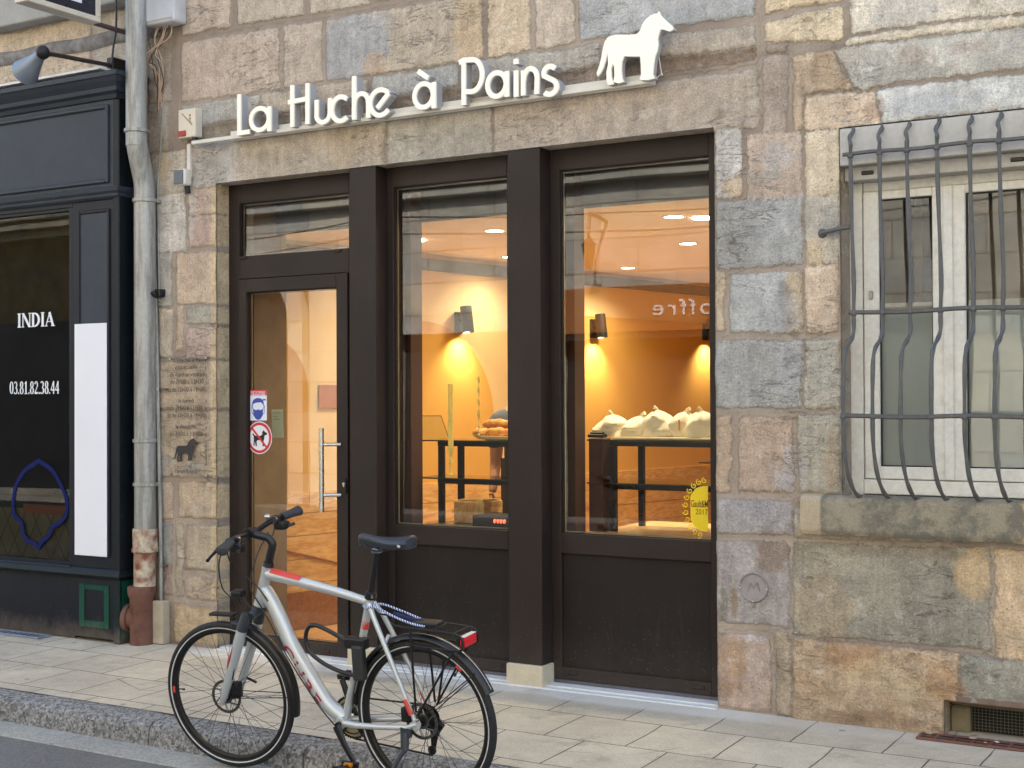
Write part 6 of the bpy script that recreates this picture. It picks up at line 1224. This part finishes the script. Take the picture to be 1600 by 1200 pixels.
# bell and cables
ln('bell', M_STEEL, HBR, m=S(MB().sphere(bpt(1, 2)+Vector((-.0, .01, .03)), .017, 1, 1, .8, 14)))
cb = [[(-.90, -.17, 1.08), (-.96, -.14, 1.0), (-.985, -.10, .88), (-.95, -.06, .80), (-.935, -.075, .66), (-.99, -.075, .45)], [(-.90, -.15, 1.09), (-.925, -.1, 1.0), (-.90, -.04, .93), (-.84, -.032, .88), (-.78, -.04, .82)], [(-.88, .12, 1.10), (-.90, .05, 1.0), (-.89, -.02, .88), (-.82, -.04, .79), (-.775, -.04, .72), (-.70, -.036, .58), (-.55, -.03, .37), (-.45, -.03, .27)], [(-.86, .14, 1.11), (-.88, .10, .98), (-.86, .06, .84), (-.80, .045, .80)]]
for c_ in cb: ln('cable', M_BLACKP, m=MB().tube(spline(c_, 7), .0032, 6))
# saddle and post
sp0 = STt; sd_ = (Vector((-.192, 0, 1.075))-STt)
SPT = ln('seat_post', M_BLACKM, m=MB().tube([STt-sd_*.1, Vector((-.196, 0, 1.065))], .0138, 14).lathe([(.02, 0), (.024, .004), (.024, .03), (.02, .034)], STt-sd_.normalized()*.012, sd_, 18))
ln('seat_clamp_bolt', M_ALLOY, SPT, m=MB().box(-.25, -.222, -.018, .018, .862, .882, .003))
ln('saddle_clamp', M_ALLOY, SPT, m=MB().box(-.214, -.172, -.02, .02, 1.062, 1.084, .005))
def sad(u, w):   # u along nose to tail, w around the half section
    x = -.285+.275*u; wd = .017+.060*(max(0, (u-.25)/.75)**1.25) if u > .25 else .017
    if u > .9: wd *= math.sqrt(max(.02, 1-((u-.9)/.1)**2*.75))
    if u < .08: wd *= math.sqrt(max(.05, 1-((.08-u)/.08)**2))
    a = math.pi*(w*1.25-.125); top = 1.150-.012*math.sin(u*math.pi)-.006*u+.006*max(0, u-.75)/.25; zz = top-.030+.030*math.sin(a) if math.sin(a) > 0 else top-.030+.045*math.sin(a)
    dip = -.006*math.exp(-((a-math.pi/2)/.35)**2)*(1 if .25 < u < .95 else .2)
    if u > .9: zz -= .012*((u-.9)/.1)**2
    if u < .1: zz -= .016*(1-u/.1)**2
    return Vector((x, wd*math.cos(a)*(1.0 if math.sin(a) > 0 else .92), zz+dip))
sadm = MB(); sadm.grid(sad, 30, 22); sadm.b.verts.ensure_lookup_table()
sadm.b.faces.new([sadm.b.verts[30*23+j] for j in range(23)]); sadm.b.faces.new([sadm.b.verts[j] for j in range(22, -1, -1)])
SDL = ln('saddle', simple('saddle_vinyl', (42, 46, 56), .42, 0, .1, 20, .15, 150), m=sadm, ang=60)
m = MB()
def sadb(u, w):
    a = sad(u, 0); b_ = sad(u, 1); return a.lerp(b_, w)
m.grid(sadb, 30, 2); ln('underside', M_BLACKP, SDL, m=m)
for s in (-1, 1): ln('rail', M_BLACKM, SDL, m=MB().tube(spline([(-.275, s*.006, 1.118), (-.24, s*.02, 1.095), (-.20, s*.022, 1.078), (-.15, s*.022, 1.078), (-.07, s*.03, 1.10), (-.04, s*.035, 1.112)], 4), .0038, 8))
ln('rear_badge', M_REFL, SDL, m=MB().box(-.045, -.030, -.066, -.052, 1.105, 1.118, .003))
# crank, rings, chain, cassette, derailleur
CR = ln('crankset', M_CHAIN, m=MB().lathe([(.088, .048), (.094, .047), (.094, .051), (.088, .052)], BBc, (0, 1, 0), 44, True).lathe([(.070, .042), (.075, .041), (.075, .045), (.070, .046)], BBc, (0, 1, 0), 36, True).lathe([(.012, -.062), (.012, .07)], BBc, (0, 1, 0), 16))
ln('chain_guard', simple('cream_guard', (176, 168, 140), .4), CR, m=MB().lathe([(.050, .053), (.099, .053), (.099, .056), (.050, .056)], BBc, (0, 1, 0), 48, True))
for k in range(5): a = k*2*math.pi/5+.3; ln('spider_arm', M_BLACKM, CR, m=MB().tube([BBc+Vector((.015*math.cos(a), .05, .015*math.sin(a))), BBc+Vector((.088*math.cos(a), .05, .088*math.sin(a)))], [.012, .006], 6))
m = MB()
for k in range(44): a = 2*math.pi*k/44; m.box(-.0032, .0032, .0475, .0505, .092, .0995); 
m.b.free(); m = MB()
for k in range(44):
    a = 2*math.pi*k/44; c = BBc+Vector((.0965*math.cos(a), .049, .0965*math.sin(a))); m.tube([c-Vector((0, .0015, 0)), c+Vector((0, .0015, 0))], .0034, 5)
ln('teeth', M_CHAIN, CR, m=m)
ca = Vector((.075, 0, -.153)).normalized()*.172; near = BBc+Vector((0, -.068, 0)); far = BBc+Vector((0, .072, 0))
cr1 = near+Vector((.082, 0, -.152)); ln('crank_arm', M_BLACKP, CR, m=MB().tube([near, near.lerp(cr1, .1), near.lerp(cr1, .5)+Vector((-.006, 0, 0)), cr1], [.020, .021, .016, .014], 12, flat=.6, upv=(1, 0, 0)), label='black near crank arm pointing down')
cr2 = far+Vector((-.060, .004, .160)); ln('crank_arm', M_BLACKP, CR, m=MB().tube([far, far.lerp(cr2, .5), cr2], [.019, .015, .013], 12))
def pedal(c, s):
    P = ln('pedal', M_BLACKP, CR, m=MB().box(c.x-.045, c.x+.045, c.y+s*.02-.0 if s > 0 else c.y-.10, c.y+.10 if s > 0 else c.y-.02, c.z-.011, c.z-.004, .003).box(c.x-.045, c.x+.045, min(c.y+s*.02, c.y+s*.035), max(c.y+s*.02, c.y+s*.035), c.z-.003, c.z+.012, .003).box(c.x-.045, c.x+.045, min(c.y+s*.09, c.y+s*.10), max(c.y+s*.09, c.y+s*.10), c.z-.003, c.z+.012, .003).tube([c, c+Vector((0, s*.1, 0))], .007, 8))
    ln('reflector', simple('amber_reflector', (214, 130, 30), .3) if s < 0 else bpy.data.materials['amber_reflector'], P, m=MB().box(c.x-.02, c.x+.02, c.y+s*.04-.01, c.y+s*.04+.01, c.z-.0035, c.z+.008))
pedal(cr1, -1); pedal(cr2, 1)
m = MB(); stack = [(.056, -.0), (.052, .0), (.048, 0), (.043, 0), (.038, 0), (.034, 0), (.030, 0), (.026, 0), (.023, 0)]
for k, (r, _) in enumerate(stack): y = .022+k*.0042; m.lathe([(r-.006, y), (r, y), (r, y+.002), (r-.006, y+.002)], HC, (0, 1, 0), 34, True)
m.lathe([(.02, .02), (.02, .06)], HC, (0, 1, 0), 20)
for k in range(34):
    a = 2*math.pi*k/34; c = HC+Vector((.057*math.cos(a), .023, .057*math.sin(a))); m.tube([c-Vector((0, .001, 0)), c+Vector((0, .001, 0))], .0025, 4)
ln('cassette', M_CHAIN, m=m)
j1 = HC+Vector((.012, .052, -.075)); j2 = HC+Vector((-.010, .05, -.155))
ln('chain', M_CHAIN, m=MB().tube([BBc+Vector((.01, .049, .096)), HC+Vector((-.01, .04, .048))], .0042, 6, flat=1.6, upv=(0, 0, 1)).tube([BBc+Vector((.01, .049, -.096)), j2+Vector((0, 0, -.022))], .0042, 6, flat=1.6, upv=(0, 0, 1)))
DR = ln('derailleur', M_BLACKM, m=MB().tube([HC+Vector((.01, .066, -.02)), HC+Vector((.03, .075, -.05)), j1+Vector((0, .02, 0))], [.012, .016, .012], 10).box(j2.x-.012, j2.x+.012, .062, .065, j2.z-.01, j1.z+.01, .001).tube([j1+Vector((0, .012, 0)), j2+Vector((0, .012, 0))], .010, 8, flat=.3, upv=(1, 0, 0)))
for j in (j1, j2): ln('jockey_wheel', M_BLACKP, DR, m=MB().lathe([(.006, -.004), (.020, -.0035), (.020, .0035), (.006, .004)], j, (0, 1, 0), 22, True))
ln('front_derailleur', M_BLACKM, m=MB().box(-.43, -.37, .036, .039, .365, .405, .001).box(-.43, -.37, .053, .056, .365, .405, .001).tube([(-.385, .02, .41), (-.40, .046, .40)], .010, 8))
ln('rear_brake_caliper', M_BLACKM, m=MB().box(-.09, -.04, -.056, -.018, .345, .41, .008, seg=2))
# fenders
def fender(c, a0, a1, M_, tag_):
    m = MB(); r = .373
    def f(u, w): a = R(a0+(a1-a0)*u); b_ = R(-80+160*w); rr_ = r-.020*(1-math.cos(b_)); return c+Vector((rr_*math.cos(a), .030*math.sin(b_), rr_*math.sin(a)))
    m.grid(f, 48, 8); m.grid(lambda u, w: f(u, w)*1.0+Vector((-.0016*math.cos(R(a0+(a1-a0)*u)), 0, -.0016*math.sin(R(a0+(a1-a0)*u)))), 48, 8); m.xf(M_); return ln('fender', M_BLACKP, m=m, label=tag_)
F1 = fender(FC, 80, -12, ST, 'black front fender'); F2 = fender(HC, 176, 24, ID, 'black rear fender')
m = MB(); 
def fst(u, w): a = R(172-146*u); r = .3745; return HC+Vector((r*math.cos(a), -.006+.004*w, r*math.sin(a)))
m.grid(fst, 40, 1); ln('silver_line', M_REFL, F2, m=m)
for s in (-1, 1):
    ln('stay', M_BLACKM, F1, m=S(MB().tube([FC+Vector((.01, s*.055, .0)), FC+Vector((.352, s*.028, .02))], .0022, 6)))
    ln('stay', M_BLACKM, F2, m=MB().tube([HC+Vector((-.0, s*.07, .01)), HC+Vector((.28, s*.03, .235))], .0024, 6))
# headlight on the crown with its reflector bar
hl = Vector((-.955, 0, .835)); HLG = ln('headlight', M_BLACKP, m=S(MB().box(hl.x-.045, hl.x+.01, -.026, .026, hl.z-.014, hl.z+.018, .008, seg=2).tube([hl+Vector((.0, 0, -.01)), hl+Vector((.03, 0, -.05)), hl+Vector((.055, 0, -.075))], .006, 8)))
ln('lens', simple('headlight_lens', (214, 216, 214), .15, .3), HLG, m=S(MB().box(hl.x-.048, hl.x-.0455, -.021, .021, hl.z-.010, hl.z+.012, .002)))
m = MB(); m.box(-1.135, -1.0, -.020, .020, .728, .742, .005, seg=2); ln('mudguard_tip', M_BLACKP, F1, m=S(m)); m = MB(); m.tube([hl+Vector((-.03, .02, -.015)), hl+Vector((-.035, .03, -.05)), hl+Vector((0, .03, -.08))], .003, 6); ln('light_cable', M_BLACKP, HLG, m=S(m))
# rack
RK = ln('rear_rack', M_BLACKM, m=MB().tube(spline([(-.10, -.03, .80), (-.10, -.06, .778), (-.06, -.062, .765), (.10, -.062, .760), (.215, -.062, .752), (.245, -.062, .735), (.247, -.062, .705), (.225, -.062, .685), (.1, -.062, .685), (-.035, -.062, .69)], 5), .0055, 8))
ln('rail', M_BLACKM, RK, m=MB().tube(spline([(-.10, .03, .80), (-.10, .06, .778), (-.06, .062, .765), (.10, .062, .760), (.215, .062, .752), (.245, .062, .735), (.247, .062, .705), (.225, .062, .685), (.1, .062, .685), (-.035, .062, .69)], 5), .0055, 8))
for x, z in ((-.10, .79), (0.0, .762), (.10, .760), (.205, .753)): ln('cross_bar', M_BLACKM, RK, m=MB().tube([(x, -.062, z), (x, .062, z)], .0048, 8))
ln('spring_clip', M_BLACKP, RK, m=MB().box(-.02, .10, -.035, .035, .768, .782, .004))
for s in (-1, 1):
    for a_, b_ in (((-.005, s*.066, .762), (.004, s*.075, .405)), ((.205, s*.066, .686), (.012, s*.075, .392)), ((.09, s*.066, .686), (.02, s*.075, .40))):
        if s < 0 and a_[0] == .09: continue
        ln('leg', M_BLACKM, RK, m=MB().tube([a_, b_], .0052, 8))
ln('front_stay', M_BLACKM, RK, m=MB().tube([(-.10, -.03, .80), (-.19, -.02, .80), (-.235, -.01, .81)], .004, 6))
TL = ln('tail_light', simple('red_tail_light', (206, 24, 40), .25, 0, .05), m=MB().box(.226, .252, -.050, .050, .695, .738, .007, seg=2)); ln('lamp_back', M_BLACKP, TL, m=MB().box(.20, .2255, -.045, .045, .70, .735, .006)); ln('white_strip', M_REFL, TL, m=MB().box(.228, .25, -.046, .046, .7385, .7415))
# kickstand reaching the gutter on the near side
ln('kickstand', M_DGREY, m=MB().box(-.085, -.035, -.078, -.052, .285, .335, .006).tube([(-.062, -.07, .31), (-.058, -.085, .25), (-.052, -.09, .235)], [.020, .018, .014], 10).tube(spline([(-.055, -.088, .245), (-.085, -.115, .19), (-.125, -.155, .08), (-.145, -.182, .012+.155*LB+.0)], 4), [.013, .012, .0115, .011, .0105, .0105, .010, .010, .0095, .0095, .009, .009, .010], 10))
# folding cable lock on its holder
LK = thing('bicycle_lock', 'black loop cable lock held on the bicycle seat tube', 'lock', mat=MBK)
MB().box(-.325, -.268, -.062, -.022, .505, .66, .010, seg=2).build('holder', simple('textured_black', (44, 44, 44), .55, 0, .2, 60, .4, 120), LK, local=True)
MB().box(-.37, -.26, -.05, -.004, .64, .69, .008, seg=2).build('bracket', M_BLACKP, LK, local=True)
MB().tube(spline([(-.345, -.035, .662), (-.43, -.035, .70), (-.52, -.035, .728), (-.565, -.035, .715), (-.585, -.035, .66), (-.565, -.035, .605), (-.50, -.035, .562), (-.41, -.035, .532), (-.325, -.035, .52)], 5), .0095, 12).build('shackle', simple('black_sleeve', (30, 30, 34), .4), LK, smooth=True, local=True)
# elastic cords
EC = thing('elastic_cord', 'blue and white elastic cords stretched from the seat stays to the rack', 'cord', mat=MBK)
t = NT('blue_white_cord'); v = t.pos(obj=True); sx = t.n('ShaderNodeSeparateXYZ'); t.l(v, sx.inputs[0]); w_ = t.math('FRACT', t.math('MULTIPLY', t.math('ADD', sx.outputs[0], t.math('MULTIPLY', sx.outputs[2], .6)), 95)); M_CORD = t.pr(t.mix(t.math('GREATER_THAN', w_, .45), lin((34, 48, 110)), lin((196, 208, 236))), .7)
for s in (-1, 1): MB().tube(spline([(-.255, s*.022, .825), (-.20, s*.028, .83), (-.10, s*.04, .80), (-.01, s*.038, .775), (.05, s*.036, .768)], 5), .0052, 8).build('cord', M_CORD, EC, smooth=True, local=True)
MB().tube(spline([(-.275, -.012, .828), (-.245, -.032, .824), (-.215, -.022, .835), (-.245, .03, .83), (-.275, .012, .828)], 4), .0055, 8).build('loop', M_CORD, EC, smooth=True, local=True)
MB().tube(spline([(-.12, -.01, .805), (-.05, .0, .785), (.04, .0, .770)], 5), .010, 8).build('strap', simple('navy_strap', (22, 30, 70), .8), EC, smooth=True, local=True)
bpy.context.view_layer.update()
